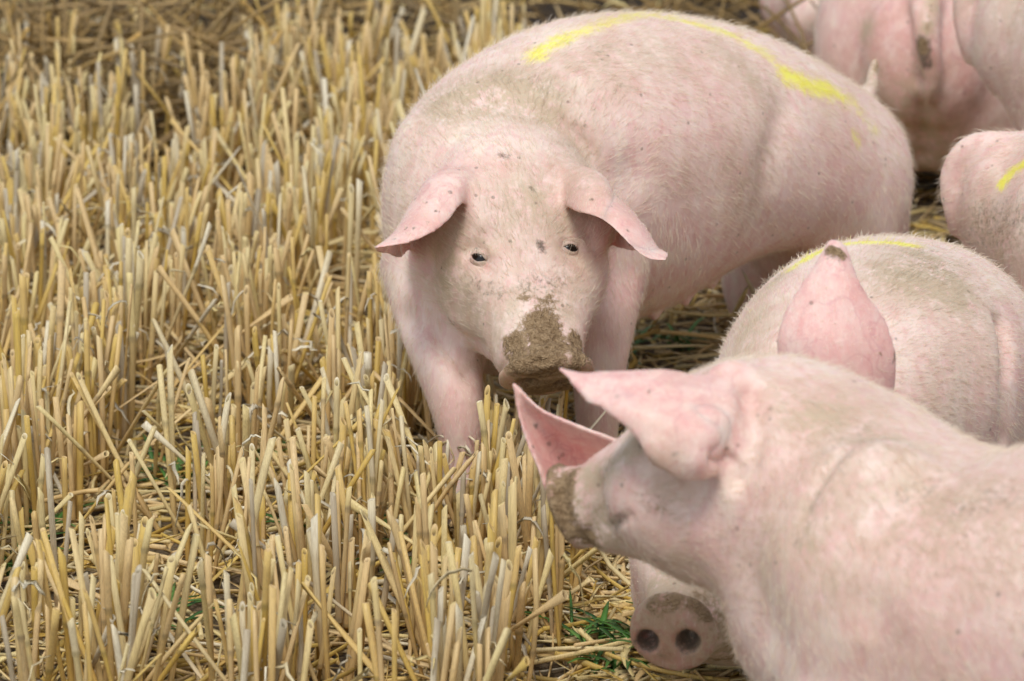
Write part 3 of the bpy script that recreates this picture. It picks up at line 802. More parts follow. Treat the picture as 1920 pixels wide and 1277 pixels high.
# --- the pig behind it: snout peeping out below, one ear standing up, yellow mark on its back
def under_pig():
    p = Pig(.0038)
    p.body([B(1470, 890, 3.74, .10, .11), B(1545, 815, 3.77, .14, .14), B(1610, 745, 3.86, .163, .16), B(1665, 710, 3.96, .170, .165), B(1715, 700, 4.07, .162, .157), B(1745, 690, 4.14, .12, .125), B(1760, 690, 4.18, .07, .08)][::-1])
    p.add(ellipsoid(P(1460, 800, 3.82), np.array([[.08, 0, 0], [0, .08, 0], [0, 0, .14]])))
    p.add(ellipsoid(P(1830, 760, 4.04), np.array([[.085, 0, 0], [0, .11, 0], [0, 0, .15]])))
    p.add(ellipsoid(P(1600, 760, 4.08), np.array([[.085, 0, 0], [0, .11, 0], [0, 0, .15]])))
    def gl(x, y, hip, k=1.0):
        return [((x, y, hip), .078 * k), ((x - .005, y, hip - .10), .055 * k), ((x + .01, y, .15), .034), ((x, y, .07), .027), ((x, y, .012), .025)]
    for px, d, k in ((1640, 3.78, 1), (1480, 3.80, 1), (1840, 4.08, 1.1), (1620, 4.14, 1.1)):
        a = P(px, 760, d); p.leg(gl(a[0], a[1], .25, k))
    p.head(P(1415, 950, 3.83), P(1258, 1198, 3.60), view_n(-10, 45), 1.16, disc=view_n(-6, -8), dw=.84, mz=.80)
    p.soft = [(P(1640, 760, 3.75), .16, 50), (P(1800, 750, 3.9), .12, 30)]
    q = p.H['q']
    p.ear([(P(1450, 800, 3.57), P(1560, 800, 3.53), P(1665, 800, 3.57)), (P(1455, 720, 3.56), P(1568, 730, 3.525), P(1674, 745, 3.56)), (P(1456, 640, 3.55), P(1562, 650, 3.52), P(1681, 670, 3.55)),
           (P(1470, 585, 3.55), P(1562, 592, 3.525), P(1660, 598, 3.55)), (P(1500, 535, 3.55), P(1562, 540, 3.53), P(1624, 548, 3.545)), (P(1530, 490, 3.56), P(1566, 493, 3.54), P(1604, 508, 3.555)), (P(1550, 455, 3.57), P(1566, 446, 3.565), P(1588, 462, 3.57))], .008)
    p.ear([(q(-.02, -.06, .05), q(.04, -.08, .08), q(.12, -.075, .05)), (q(-.03, -.13, .05), q(.04, -.13, .08), q(.12, -.12, .05)), (q(-.02, -.18, .04), q(.03, -.19, .055), q(.1, -.17, .03)), (q(.02, -.23, .01), q(.025, -.232, .012), q(.04, -.23, .01))])
    p.mesh(); p.bvh()
    p.dent([(1882, 610), (1886, 720), (1884, 830)], .016, .014); p.dent([(1850, 640), (1855, 760)], .03, -.004)
    p.normals()
    ax = p.H['ax']
    nos = []
    for px in (1214, 1289):
        c = p.hit(px, 1203)
        if c is not None: nos.append(c)
    p.dent([(1180, 1150), (1250, 1128), (1310, 1150)], .006, .003)
    p.dent([(1250, 1240), (1250, 1262)], .008, .004)
    for y in (-1, 1):
        c = p.near(q(.40, .075 * y, .03)); p.normals(); nn = p.N[np.linalg.norm(p.V - c, axis=1).argmin()]
        p.dent([c], .011, .009); p.eyes.append((c - nn * .010, .012))
    p.smooth(2, np.ones(len(p.V)) * .9)
    for c in nos: p.dent([c], .0100, .026, p.H['dx'], 4)
    p.rim(.006, .006, .925)
    p.attr_init(); S = p.stain
    S('paint', [(1490, 500), (1540, 470), (1600, 456), (1650, 455), (1710, 460)], .019, .85); S('paint', [(1400, 590), (1440, 545), (1480, 500)], .008, .35)
    S('dust_shade', [(1740, 490), (1780, 540), (1700, 520)], .06, 1.0); S('dust_shade', [(1800, 700), (1760, 800)], .06, .45); S('dust_shade', [(1400, 620), (1380, 680)], .05, .6); S('dust_shade', [(1460, 520), (1420, 560)], .025, .6)
    S('scuff_shade', [(1690, 510), (1760, 505)], .035, .38); S('scuff_shade', [(1450, 530), (1470, 515)], .02, .35)
    S('scuff_shade', [(1555, 472), (1572, 478)], .010, .95); S('mud_shade', [(1560, 468), (1575, 476)], .010, .9); S('scuff_shade', [(1678, 664), (1676, 680)], .0045, .8)
    S('pink', [(1650, 664)], .008, 1.0); S('mud_shade', [(1650, 664)], .005, .6)
    S('pink', [(1640, 700), (1660, 620), (1600, 520)], .05, .85); S('pink', [(1800, 560), (1830, 680)], .1, .32); S('pink', [(1905, 680)], .08, .5)
    S('mud_shade', [(1230, 1130), (1280, 1120), (1330, 1150)], .026, .60); S('mud_shade', [q(.96, 0, .05)], .022, .6); S('mud_shade', [(1250, 1258)], .010, .6); [S('scuff_shade', [c - p.H['dx'] * .012], .0150, 2.4) for c in nos]  # marks at the nostrils paint in the dark of the hollows
    p.A['dust_shade'] = np.maximum(p.A['dust_shade'], .35 * np.clip(1.4 - np.linalg.norm(p.V - q(1.0, 0, 0), axis=1) / .045, 0, 1)); S('pink', [(1215, 1230), (1300, 1225), (1250, 1200), (1190, 1200)], .035, 1.0); S('mud_shade', [(1250, 1165), (1300, 1200), (1250, 1245)], .035, .36); S('dust_shade', [(1350, 1180), (1380, 1240)], .06, 1.0); S('mud_shade', [(1370, 1230)], .05, .5); S('dust_shade', [(1250, 1100), (1300, 1110), (1380, 1180)], .06, 1.0); S('mud_shade', [(1340, 1130), (1390, 1200)], .05, .5); S('dust_shade', [(1180, 1060), (1190, 1150)], .03, .45)
    p.finish('pig behind the nearest one, showing an upright pink ear and round snout with two nostrils', 'pigs on the stubble field', base_of([P(1570, 760, 3.76), P(1730, 760, 4.1)]), (28000, .016), .08, 3)
    return p

# --- the four behind: one builder, each with its own stance and marks
def back_pig(rump, nose, size, label, marks, hair, seed, voxel=.0065, cleft=True, drop=0.0):
    """rump, nose: ground points (x, y) under tail and snout; size: shoulder height"""
    p = Pig(voxel)
    r = np.array([rump[0], rump[1], 0.]); f = np.array([nose[0], nose[1], 0.]) - r
    f /= np.linalg.norm(f); s = np.cross(f, [0, 0, 1.]); k = size / .52; z = np.array([0, 0, 1.])
    W = lambda a, b, c: r + (f * a + s * b + z * (c - drop * min(1, c / .2))) * k
    row = lambda a, c, w, u, d: tuple(W(a, 0, c)) + (w * k, u * k, d * k)
    p.body([row(.05, .36, .085, .095, .11), row(.11, .35, .150, .150, .165), row(.22, .34, .168, .172, .175), row(.40, .34, .172, .185, .175), row(.58, .35, .168, .178, .168), row(.72, .36, .155, .165, .165), row(.82, .37, .12, .13, .14)])
    for sg in (-1, 1):
        p.add(ellipsoid(W(.18, sg * .078, .29), np.array([f * .115, s * .070, z * .150]) * k))
        p.add(ellipsoid(W(.66, sg * .090, .27), np.array([f * .10, s * .07, z * .150]) * k))
        p.leg([(W(.17, sg * .082, .24), .084 * k), (W(.12, sg * .085, .17), .066 * k), (W(.055, sg * .085, .125), .043 * k), (W(.085, sg * .085, .06), .030 * k), (W(.10, sg * .085, .012 / k), .027 * k)])
        p.leg([(W(.66, sg * .095, .22), .070 * k), (W(.65, sg * .095, .15), .044 * k), (W(.67, sg * .095, .10), .032 * k), (W(.66, sg * .095, .05), .026 * k), (W(.66, sg * .095, .012 / k), .025 * k)])
    p.head(W(.86, 0, .40), W(1.10, 0, .26), f * .5 + z, .98 * k)
    q = p.H['q']
    for sg in (-1, 1):
        p.ear([(q(.12, sg * .05, .06), q(.04, sg * .06, .09), q(-.04, sg * .06, .06)), (q(.22, sg * .10, .08), q(.08, sg * .11, .10), q(-.03, sg * .10, .07)), (q(.36, sg * .14, .07), q(.24, sg * .15, .085), q(.12, sg * .14, .06)), (q(.52, sg * .16, .04), q(.51, sg * .161, .04), q(.49, sg * .16, .04))])
    tl = [W(.045, 0, .43), W(-.005, .0, .425), W(-.03, .006, .385), W(-.025, .012, .335), W(-.02, .006, .30)]
    p.add(loft([tuple(c) + (a * k,) * 3 for c, a in zip(tl, (.026, .021, .018, .015, .010))], s, 14, 4))
    p.soft = [(W(.13, sg * .14, .30), .20 * k, 40) for sg in (-1, 1)] + [(W(.66, sg * .12, .27), .14 * k, 20) for sg in (-1, 1)]
    p.mesh(); p.bvh()
    if cleft: p.dent([p.near(W(-.02, 0, .30)), p.near(W(.0, 0, .22)), p.near(W(.03, 0, .16))], .018, .014)     # between the hams
    p.normals()
    p.dent([p.near(W(-.02, 0, .335))], .014, .008); p.dent([p.near(W(-.02, 0, .30))], .013, -.004)
    p.smooth(2, np.ones(len(p.V)) * .9)
    p.attr_init(); marks(p, W)
    p.finish(label, 'pigs on the stubble field', tuple(W(.4, 0, 0)), hair, .18, seed)
    return p

def m_rump(p, W):
    S = p.stain
    S('pink', [p.near(W(-.02, 0, .36)), p.near(W(0, 0, .2))], .17, .85)
    S('scuff_shade', [(1728, 82), (1731, 92)], .016, 1.4); S('mud_shade', [(1727, 80), (1731, 92)], .013, .8); S('scuff_shade', [(1732, 108), (1736, 122)], .012, 1.2); S('dust_shade', [(1735, 170), (1730, 230)], .06, .7)
    S('dust_shade', [(1625, 60)], .03, .7); S('dust_shade', [(1750, 5), (1742, 40), (1738, 60)], .016, 1.0); S('mud_shade', [(1745, 20), (1740, 55)], .010, .5)
    S('dust_shade', [(1640, 130)], .03, .5); S('scuff_shade', [(1705, 95), (1712, 100)], .008, .5); S('dust_shade', [(1690, 250), (1760, 310)], .12, .85); S('pink', [(1650, 100), (1760, 150), (1720, 250)], .16, 1.0)  # wide low dust stain also paints shade on the lower rump

def m_pale(p, W):
    p.stain('dust_shade', [p.near(W(.1, -.1, .4)), p.near(W(.2, -.15, .3))], .08, .5); p.stain('dust_shade', [p.near(W(.05, .1, .4)), p.near(W(.25, .15, .3))], .08, .5)

def m_speck(p, W):
    S = p.stain
    S('paint', [(1880, 345), (1900, 322), (1930, 300)], .013, 1.0)
    S('scuff_shade', [(1850, 410), (1880, 420), (1915, 400)], .05, .50); S('scuff_shade', [(1810, 440), (1880, 460)], .03, .42); S('dust_shade', [(1850, 430), (1900, 460)], .06, .6)

def gxy(px, d, py=400):
    a = P(px, py, d); return (a[0], a[1])

PIGS.append(main_pig())
PIGS.append(near_pig())
PIGS.append(under_pig())
PIGS.append(back_pig(gxy(1822, 4.55), gxy(2900, 4.25), .495, 'pig cut off by the right edge, black dirt specks and yellow mark on it', m_speck, (9000, .016), 4, .005, False))
PIGS.append(back_pig(gxy(1722, 5.60), gxy(1840, 7.0), .66, 'pink pig with its rump and hanging tail turned to the camera at the top', m_rump, (9000, .013), 5, .0055, True, .13))
PIGS.append(back_pig(gxy(1835, 5.32), gxy(2700, 5.05), .60, 'pale dusty pig in the top right corner, right of the pink rump', m_pale, (7000, .013), 6, .0065, False))
PIGS.append(back_pig(gxy(1425, 6.72), gxy(2300, 6.95), .52, 'farthest pig, only a pale sliver of it showing left of the pink rump', m_pale, (4000, .013), 7))

# ------------------------------------------------------------------ straw
def straw_material(name='straw'):
    m, t, bs = nodes_of(name)
    g = G(t)
    tc = g.n('ShaderNodeTexCoord').outputs['Object']
    tint, along, dirt = g.attr('tint'), g.attr('along'), g.attr('dirt')
    st = g.noise(g.scale(tc, (1, 1, .05)), 900, 2, .6)
    pa = g.noise(tc, 60, 4, .6)
    base = g.cramp(tint, [(0, (.56, .35, .06)), (.16, (.74, .52, .13)), (.34, (.76, .53, .23)), (.52, (.79, .58, .29)), (.68, (.83, .67, .30)), (.84, (.74, .61, .34)), (.93, (.86, .78, .58)), (1, (.50, .42, .29))])
    c = g.mix(g.ramp(along, 0, .75, .72, 0), base, (.62, .37, .11))         # still golden near the root
    c = g.mix(g.ramp(st, .42, .68, 0, .38), c, (.38, .27, .14))
    c = g.mix(g.ramp(pa, .58, .78, 0, .30), c, (.40, .32, .21))               # weathered grey patches
    c = g.mix(g.math('MULTIPLY', dirt, .85), c, (.11, .085, .055))  # dirt, plus painted shade in stem hollows and the far heap
    g.put(bs.inputs['Base Color'], c)
    g.put(bs.inputs['Roughness'], g.ramp(st, .3, .7, .38, .62))
    bs.inputs['Specular IOR Level'].default_value = .35
    bp = g.n('ShaderNodeBump'); bp.inputs['Distance'].default_value = .0006; bp.inputs['Strength'].default_value = .5
    g.put(bp.inputs['Height'], st); t.links.new(bp.outputs[0], bs.inputs['Normal'])
    tr = g.n('ShaderNodeBsdfTranslucent'); g.put(tr.inputs['Color'], c)
    mx = g.n('ShaderNodeMixShader'); mx.inputs[0].default_value = .14
    t.links.new(bs.outputs[0], mx.inputs[1]); t.links.new(tr.outputs[0], mx.inputs[2])
    t.links.new(mx.outputs[0], t.nodes['Material Output'].inputs['Surface'])
    return m
STRAW = straw_material()

def frame(t):
    t = nz(t); a = np.array([1., 0, 0]) if abs(t[0]) < .9 else np.array([0, 1., 0])
    u = nz(np.cross(t, a)); return u, np.cross(t, u)

def stalk(h, r, lean, tint, node=.5, cut=.3, bend=0.0, sides=7, seed=0, split=False):
    """one cut stem: tapered tube, a joint with a sheath above it, an open slanted cut on top"""
    q = np.random.default_rng(seed)
    ls = np.linalg.norm(lean); ld = np.asarray(lean) / (ls + 1e-9)
    def ctr(s): return np.array([ld[0] * (ls * s * h + bend * h * s * s), ld[1] * (ls * s * h + bend * h * s * s), h * s * (1 - .25 * ls * ls)])
    # (position, radius factor, tint shift, dirt)
    hasn = .08 < node < .9
    rows = [(-.06, .92, 0, 0.5), (0.0, .92, 0, .35), (.25, .95, 0, .05)]
    if hasn: rows += [(node - .035, .95, 0, 0), (node - .018, 1.22, 0, .35), (node, 1.20, 0, .6), (node + .02, 1.08, .10, .10), (node + .16, 1.10, .11, 0), (min(.97, node + .30), 1.08, .12, 0)]
    else: rows += [(.5, 1, 0, 0), (.75, 1, .03, 0)]
    rows = [k for k in rows if k[0] < .97] + [(1.0, 1.04, .08, .12)]
    V, T, A, D = [], [], [], []
    th = np.linspace(0, 2 * np.pi, sides, endpoint=False) + q.random() * 6
    ca = q.random() * 6.28
    oval = .72 + .28 * q.random()
    def ring(s, k, dz=None, ti=0, di=0):
        c = ctr(s)
        for a in th:
            z = 0 if dz is None else dz * math.cos(a - ca)
            V.append((c[0] + math.cos(a) * r * k, c[1] + math.sin(a) * r * k * oval, c[2] + z)); T.append(tint + ti); A.append(max(0, s)); D.append(di)
    for s, k, ti, di in rows: ring(s, k, cut * r * 2 if s == 1 else None, ti, di)
    ring(1.0, .74, cut * r * 2, .25, .05); ring(.965, .66, cut * r, -.1, .9)  # inner wall coloured dark to paint the shade inside the hollow
    n = len(rows) + 2
    F = [(i * sides + j, i * sides + (j + 1) % sides, (i + 1) * sides + (j + 1) % sides, (i + 1) * sides + j) for i in range(n - 1) for j in range(sides)]
    F.append(tuple((n - 1) * sides + j for j in range(sides)))
    return np.array(V), F, np.array(T), np.array(A), np.array(D)

def tube(pts, r, tint, sides=6, flat=1.0, rs=None, dirt=0.0, along=.8):
    """a loose straw: bent tube through pts, open dark ends"""
    pts = np.asarray(pts, float); n = len(pts); T = np.gradient(pts, axis=0)
    V, F = [], []
    th = np.linspace(0, 2 * np.pi, sides, endpoint=False)
    for i in range(n):
        u, v = frame(T[i]); k = 1 if rs is None else rs[i]
        for a in th: V.append(pts[i] + (u * math.cos(a) + v * math.sin(a) * flat) * r * k)
    F = [(i * sides + j, i * sides + (j + 1) % sides, (i + 1) * sides + (j + 1) % sides, (i + 1) * sides + j) for i in range(n - 1) for j in range(sides)]
    F.append(tuple(range(sides))[::-1]); F.append(tuple((n - 1) * sides + j for j in range(sides)))
    N = len(V)
    D = np.full(N, dirt)
    return np.array(V), F, np.full(N, tint), np.full(N, along), D

def ribbon(pts, w, tint, up, curl=.5, dirt=0.0):
    """a dry leaf or torn sheath: a creased strip with tapering width"""
    pts = np.asarray(pts, float); n = len(pts); T = np.gradient(pts, axis=0)
    V = []
    for i in range(n):
        s = nz(np.cross(T[i], up)); u = nz(np.cross(s, T[i])); ww = w * (math.sin(math.pi * (.12 + .85 * i / (n - 1))) ** .7)
        V += [pts[i] - s * ww + u * ww * curl, pts[i] - u * ww * .08, pts[i] + s * ww + u * ww * curl, pts[i] - u * (ww * .08 + .0006)]
    F = []
    for i in range(n - 1):
        o, p = i * 4, i * 4 + 4
        for a, b in ((0, 1), (1, 2), (2, 3), (3, 0)): F.append((o + a, o + b, p + b, p + a))
    F += [(3, 2, 1, 0), tuple((n - 1) * 4 + k for k in (0, 1, 2, 3))]
    N = len(V)
    return np.array(V), F, np.full(N, tint), np.full(N, .8), np.full(N, dirt)

def straw_mesh(name, parts, mat=None):
    V, F, T, A, D, o = [], [], [], [], [], 0
    for v, f, t, a, d in parts:
        V.append(v); T.append(t); A.append(a); D.append(d)
        F += [tuple(i + o for i in q) for q in f]; o += len(v)
    V = np.vstack(V)
    me = bpy.data.meshes.new(name)
    ln = np.fromiter((len(f) for f in F), int, len(F)); tot = int(ln.sum())
    me.vertices.add(len(V)); me.vertices.foreach_set('co', V.astype(np.float32).ravel())
    me.loops.add(tot); me.loops.foreach_set('vertex_index', np.fromiter((i for f in F for i in f), int, tot))
    me.polygons.add(len(F)); me.polygons.foreach_set('loop_start', np.concatenate([[0], np.cumsum(ln)[:-1]]))
    me.polygons.foreach_set('use_smooth', ln == 4)
    me.update(calc_edges=True); me.validate()
    for k, arr in (('tint', T), ('along', A), ('dirt', D)):
        at = me.attributes.new(k, 'FLOAT', 'POINT'); at.data.foreach_set('value', np.clip(np.concatenate(arr), 0, 1).astype(np.float32))
    me.materials.append(mat or STRAW)
    return me

def clear_of_pigs(pts, gap=.008):
    for pg in PIGS:
        for q in pts:
            r = pg.wtree.find_nearest(Vector(q), .25)
            if r[0] is None: continue
            v = Vector(q) - r[0]
            if v.dot(r[1]) < 0 or v.length < gap: return False
    return True
for pg in PIGS:
    pg.wtree = BVHTree.FromPolygons([Vector(v) for v in pg.V], [tuple(p.vertices) for p in pg.me.polygons])

# drill rows run away from the lens, leaning slightly to the right
ROW_GAP, ROW_DIR = .205, np.array([.075, 1.0])
ROW_X0 = gpt(580, 1277)[0] - ROW_DIR[0] * gpt(580, 1277)[1]
TINTS = [(.04, .09), (.16, .17), (.34, .20), (.50, .20), (.66, .20), (.82, .07), (.93, .05), (.99, .02)]
def pick_tint(): return float(np.clip(rng.choice([a for a, _ in TINTS], p=[b for _, b in TINTS]) + rng.normal(0, .035), 0, 1))

def make_stalks():
    out = []
    plants = [(-99, *gpt(rng.uniform(862, 912), rng.uniform(1020, 1110))[:2]) for _ in range(16)] + [(-99, *gpt(rng.uniform(795, 885), rng.uniform(1030, 1085))[:2]) for _ in range(15)] + [(-99, *gpt(rng.uniform(900, 1035), rng.uniform(850, 1000))[:2]) for _ in range(45)]
    plants = [p for p in plants]
    for k in range(-7, 3):
        y = 3.3
        while y < 7.6:
            plants.append((k, None, y)); y += rng.uniform(.007, .029)
    for k, x0, y in plants:
        x = x0 if x0 is not None else ROW_X0 + k * ROW_GAP + ROW_DIR[0] * y + rng.normal(0, .043) + .02 * math.sin(y * 5 + k)
        px, py, d = project((x, y, .08))
        if px < -140 or py > 1700 or px > 1500: continue
        # bare patches where only litter lies
        bx, by, _d = project((x, y, 0))
        if x0 is None and any(((bx - a) / c) ** 2 + ((by - b) / e) ** 2 < 1 for a, b, c, e in ((250, 1120, 95, 150), (345, 930, 60, 110), (810, 1030, 62, 120), (470, 455, 62, 55), (640, 1175, 50, 40), (560, 690, 40, 45))) and rng.random() < .88: continue
        # trampled by the pigs on the right, thin cover on the far bank
        edge = 1045 if py > 860 else (905 + rng.normal(0, 20))
        if py < 640: edge = 880 + (640 - py) * .25
        if px > edge + rng.normal(0, 14): continue
        if py < 210 and rng.random() < (210 - py) / 260: continue
        if px < 500 and py < 205 and rng.random() < .76: continue
        if py < 120 and rng.random() < .80: continue
        tuft = rng.normal(0, .08, 2); th_ = float(rng.normal(0, .018)); nt = int(rng.integers(2, 7))
        for j in range(nt):
            oa, ob = rng.normal(0, .0095, 2)
            a, b = x + oa, y + ob
            h = float(np.clip(rng.normal(.188, .030) + th_, .06, .27))
            ln = rng.normal(0, .07, 2) + tuft + np.array([oa, ob]) * 4.6 + np.array([.02, -.02])
            u = rng.random()
            if u < .18: ln = rng.normal(0, .32, 2)
            elif u < .27: ln = rng.normal(0, .75, 2)
            ln = np.clip(ln, -1.1, 1.1)
            out.append(dict(x=a, y=b, h=h, r=float(np.clip(rng.normal(.00325, .00068), .0017, .0050)), lean=ln, tint=pick_tint(), node=float(rng.uniform(.2, 1.15)), cut=float(rng.uniform(.05, .9)), bend=float(rng.normal(0, .06))))
    for i in range(46):        # trodden, broken stalks under and behind the facing pig
        x, y = rng.uniform(.12, .40), rng.uniform(4.75, 5.7)
        out.append(dict(x=x, y=y, h=float(rng.uniform(.08, .19)), r=float(rng.uniform(.0026, .0042)), lean=np.clip(rng.normal(0, .55, 2), -1.1, 1.1), tint=pick_tint(), node=.5, cut=.5, bend=float(rng.normal(0, .15))))
    keep = []
    for s in out:
        z = float(ground_z(s['x'], s['y']))
        top = np.array([s['x'] + s['lean'][0] * s['h'], s['y'] + s['lean'][1] * s['h'], z + s['h']])
        bot = np.array([s['x'], s['y'], z + .01])
        if clear_of_pigs((bot, (bot + top) / 2, top)):
            s['z'] = z
            tx, ty, td = project(top)
            if 762 < tx < 908 and 560 < ty < 822 and td < 4.4: continue
            if 905 <= tx < 1000 and 560 < ty < 712 and td < 4.3: continue
            p0, p1 = project(bot), project(top)
            s['size'] = s['r'] * s['h'] / p1[2] ** 2
            s['pt'] = p1; s['pb'] = p0
            s['vis'] = -5 < p1[0] < 1925 and p1[1] < 1262 and p0[1] > 5
            keep.append(s)
    return keep

STALKS = make_stalks()
STALKS.sort(key=lambda s: -s['size'] * (1 if s['vis'] else .01))
near_s, far_s = STALKS[:292], STALKS[292:]

def row_words(s):
    px, py = s['pt'][0], s['pt'][1]
    col = 'left edge' if px < 170 else 'left stubble row' if px < 360 else 'second stubble row' if px < 560 else 'middle stubble row' if px < 780 else 'row beside the pigs'
    dep = 'in front' if py > 1050 else 'midway' if py > 850 else 'behind'
    L = s['lean'][0]
    ln = 'leaning right' if L > .28 else 'leaning left' if L < -.28 else 'upright'
    co = 'golden' if s['tint'] < .25 else 'tan' if s['tint'] < .58 else 'pale' if s['tint'] < .78 else 'greyish'
    hh = 'tall' if s['h'] > .19 else 'short' if s['h'] < .14 else 'mid-height'
    return f'{hh} {co} stalk {ln} {"at the" if "edge" in col else "in the"} {col} {dep}', f'cut stalks of the {col}'

ORD = 'first second third fourth fifth sixth seventh eighth ninth tenth eleventh twelfth thirteenth fourteenth fifteenth sixteenth seventeenth eighteenth nineteenth twentieth'.split()
ORD += ['twenty-' + k for k in ORD[:9]] + ['thirtieth'] + ['thirty-' + k for k in ORD[:9]] + ['fortieth']
byl = {}
for s in near_s: byl.setdefault(row_words(s)[0], []).append(s)
for lb, ss in byl.items():
    ss.sort(key=lambda s: s['pt'][0])
    for j, s in enumerate(ss):
        s['label'] = lb if len(ss) == 1 else f'{ORD[j] if j else "leftmost"}{" from left:" if j else " one:"} {lb}'
for i, s in enumerate(near_s):
    me = straw_mesh('stubble_stalk', [stalk(s['h'], s['r'], s['lean'], s['tint'], s['node'], s['cut'], s['bend'], 9, i)])
    o = link(bpy.data.objects.new('stubble_stalk', me)); o.location = (s['x'], s['y'], s['z'])
    tag(o, s['label'], 'straw stalk', 'cut stubble stalks')
def shift(p, d): return (p[0] + np.asarray(d),) + p[1:]
me = straw_mesh('stubble_field', [shift(stalk(s['h'], s['r'], s['lean'], s['tint'], s['node'], s['cut'], s['bend'], 7, 1000 + i), (s['x'], s['y'], s['z'])) for i, s in enumerate(far_s)])
tag(link(bpy.data.objects.new('stubble_field', me)), kind='stuff')

# litter on the soil: broken stems and dry leaf strips
def litter(n, region, rr, zr, lr=(.05, .24), tl=.14):
    parts = []
    while len(parts) < n:
        x, y = region()
        z = float(ground_z(x, y)) + zr * abs(rng.normal())
        a = rng.uniform(0, 2 * math.pi); L = rng.uniform(*lr); tilt = rng.normal(0, tl)
        d = np.array([math.cos(a), math.sin(a), tilt]); sd = np.array([-d[1], d[0], 0]) * rng.normal(0, .12) * L
        k = np.linspace(-.5, .5, 5)[:, None]
        pts = np.array([x, y, z + .006]) + d * L * k + sd * (k * k * 4)
        pts[:, 2] = np.maximum(pts[:, 2], ground_z(pts[:, 0], pts[:, 1]) + .003)
        if rng.random() < .62: parts.append(tube(pts, rng.uniform(*rr), pick_tint(), 6, rng.uniform(.45, 1), dirt=float(rng.random() < .2) * .4))
        else: parts.append(ribbon(catmull(pts + rng.normal(0, .006, pts.shape) * [1, 1, .5], 2), rng.uniform(.0018, .0050), pick_tint(), np.array([0, 0, 1.]) + rng.normal(0, .5, 3), rng.uniform(-.2, .8)))
    return parts

def reg_all():
    y = rng.uniform(3.2, 6.7); x = rng.uniform(-.17, .19) * y + rng.normal(0, .02)
    if y > 5.75 and x < -.07 * y: return reg_all()
    return x, y
def reg_right():
    y = rng.uniform(3.3, 4.3); return rng.uniform(.02, .16) * y, y
def reg_back():
    y = rng.uniform(5.7, 8.6); return rng.uniform(-.17, .14) * y, y
def reg_belly():
    y = rng.uniform(4.7, 5.6); return rng.uniform(.06, .42), y
def reg_gap():
    y = rng.uniform(3.4, 5.4); return ROW_X0 + (rng.integers(-3, 3) + .5) * ROW_GAP + ROW_DIR[0] * y + rng.normal(0, .035), y
parts = litter(4400, reg_all, (.0014, .0034), .008) + litter(900, reg_right, (.0012, .0036), .010, (.04, .2)) + litter(430, reg_back, (.0018, .0040), .045, (.1, .34)) + litter(130, reg_belly, (.002, .004), .04, (.06, .2)) + litter(1300, reg_gap, (.0014, .0036), .022, (.06, .26))
tag(link(bpy.data.objects.new('straw_litter', straw_mesh('straw_litter', parts))), kind='stuff')

# brown straw heaped beyond the drilled rows, its colour darkened to stand for shade
def shaded_region():
    y = rng.uniform(6.25, 10.5)
    if rng.random() < .22: y = rng.uniform(5.75, 6.3); return rng.uniform(-.17, -.075) * y, y
    return rng.uniform(-.2, .15) * y, y
parts = []
for v, f, t, a, d in litter(3000, shaded_region, (.0022, .0050), .10, (.12, .42), .55):
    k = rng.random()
    parts.append((v, f, t * 0 + rng.uniform(.0, .42), a * 0 + rng.uniform(0, .2), d * 0 + (0.0 if k < .10 else rng.uniform(.45, .92))))  # high dirt values paint the heap's shade into its colour
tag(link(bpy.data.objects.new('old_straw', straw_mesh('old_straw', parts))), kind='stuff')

# torn sheaths and curled leaf tips hanging among the stalks
parts = []
for s in STALKS:
    if rng.random() < .26:
        z0 = s['h'] * rng.uniform(.35, .95); b = np.array([s['x'] + s['lean'][0] * z0, s['y'] + s['lean'][1] * z0, s['z'] + z0])
        a = rng.uniform(0, 6.28); o = np.array([math.cos(a), math.sin(a), 0]); L = rng.uniform(.03, .09)
        k = np.linspace(0, 1, 7)[:, None]
        pts = b + o * (k * L * .7) + np.array([0, 0, 1.]) * (L * (k * rng.uniform(.2, .9) - k * k * rng.uniform(.3, 1.4))) + rng.normal(0, .002, (7, 3))
        parts.append(ribbon(pts, rng.uniform(.0012, .0034), float(rng.choice([.68, .86, .93, .97])), np.array([0, 0, 1.]) + rng.normal(0, .6, 3), rng.uniform(0, .9)))
tag(link(bpy.data.objects.new('dry_leaf_scraps', straw_mesh('dry_leaf_scraps', parts))), kind='stuff')
print('stalks', len(STALKS), 'leafs', len(parts))

# green shoots between the rows
def grass_material():
    m, t, bs = nodes_of('green_shoot'); g = G(t)
    c = g.cramp(g.attr('tint'), [(0, (.035, .10, .018)), (.5, (.07, .19, .03)), (1, (.13, .25, .05))])
    g.put(bs.inputs['Base Color'], c); bs.inputs['Roughness'].default_value = .45
    return m
GREEN = grass_material()
parts = []
spots = [(330, 885), (350, 900), (298, 1163), (20, 1050), (15, 850), (65, 815), (780, 1055), (560, 985), (480, 840), (1225, 1190), (1250, 1235), (1075, 1200), (820, 910), (690, 985), (1140, 670), (1175, 660), (1290, 640), (90, 1000), (250, 1180), (860, 880), (1180, 1190), (1130, 1240), (545, 610), (140, 640)]
for px, py in spots:
    b0 = gpt(px, py + 25)
    for k in range(rng.integers(9, 18)):
        b = b0 + np.append(rng.normal(0, .014, 2), 0); b[2] = ground_z(b[0], b[1])
        a = rng.uniform(0, 6.28); L = rng.uniform(.04, .10); o = np.array([math.cos(a), math.sin(a), 0])
        kk = np.linspace(0, 1, 6)[:, None]
        parts.append(ribbon(b + o * (kk ** 1.5 * L * .8) + np.array([0, 0, 1.]) * (L * (kk - .55 * kk * kk)), rng.uniform(.0018, .0042), rng.random(), np.array([0, 0, 1.]) + o * .3, .4))
tag(link(bpy.data.objects.new('green_grass', straw_mesh('green_grass', parts, GREEN))), kind='stuff')

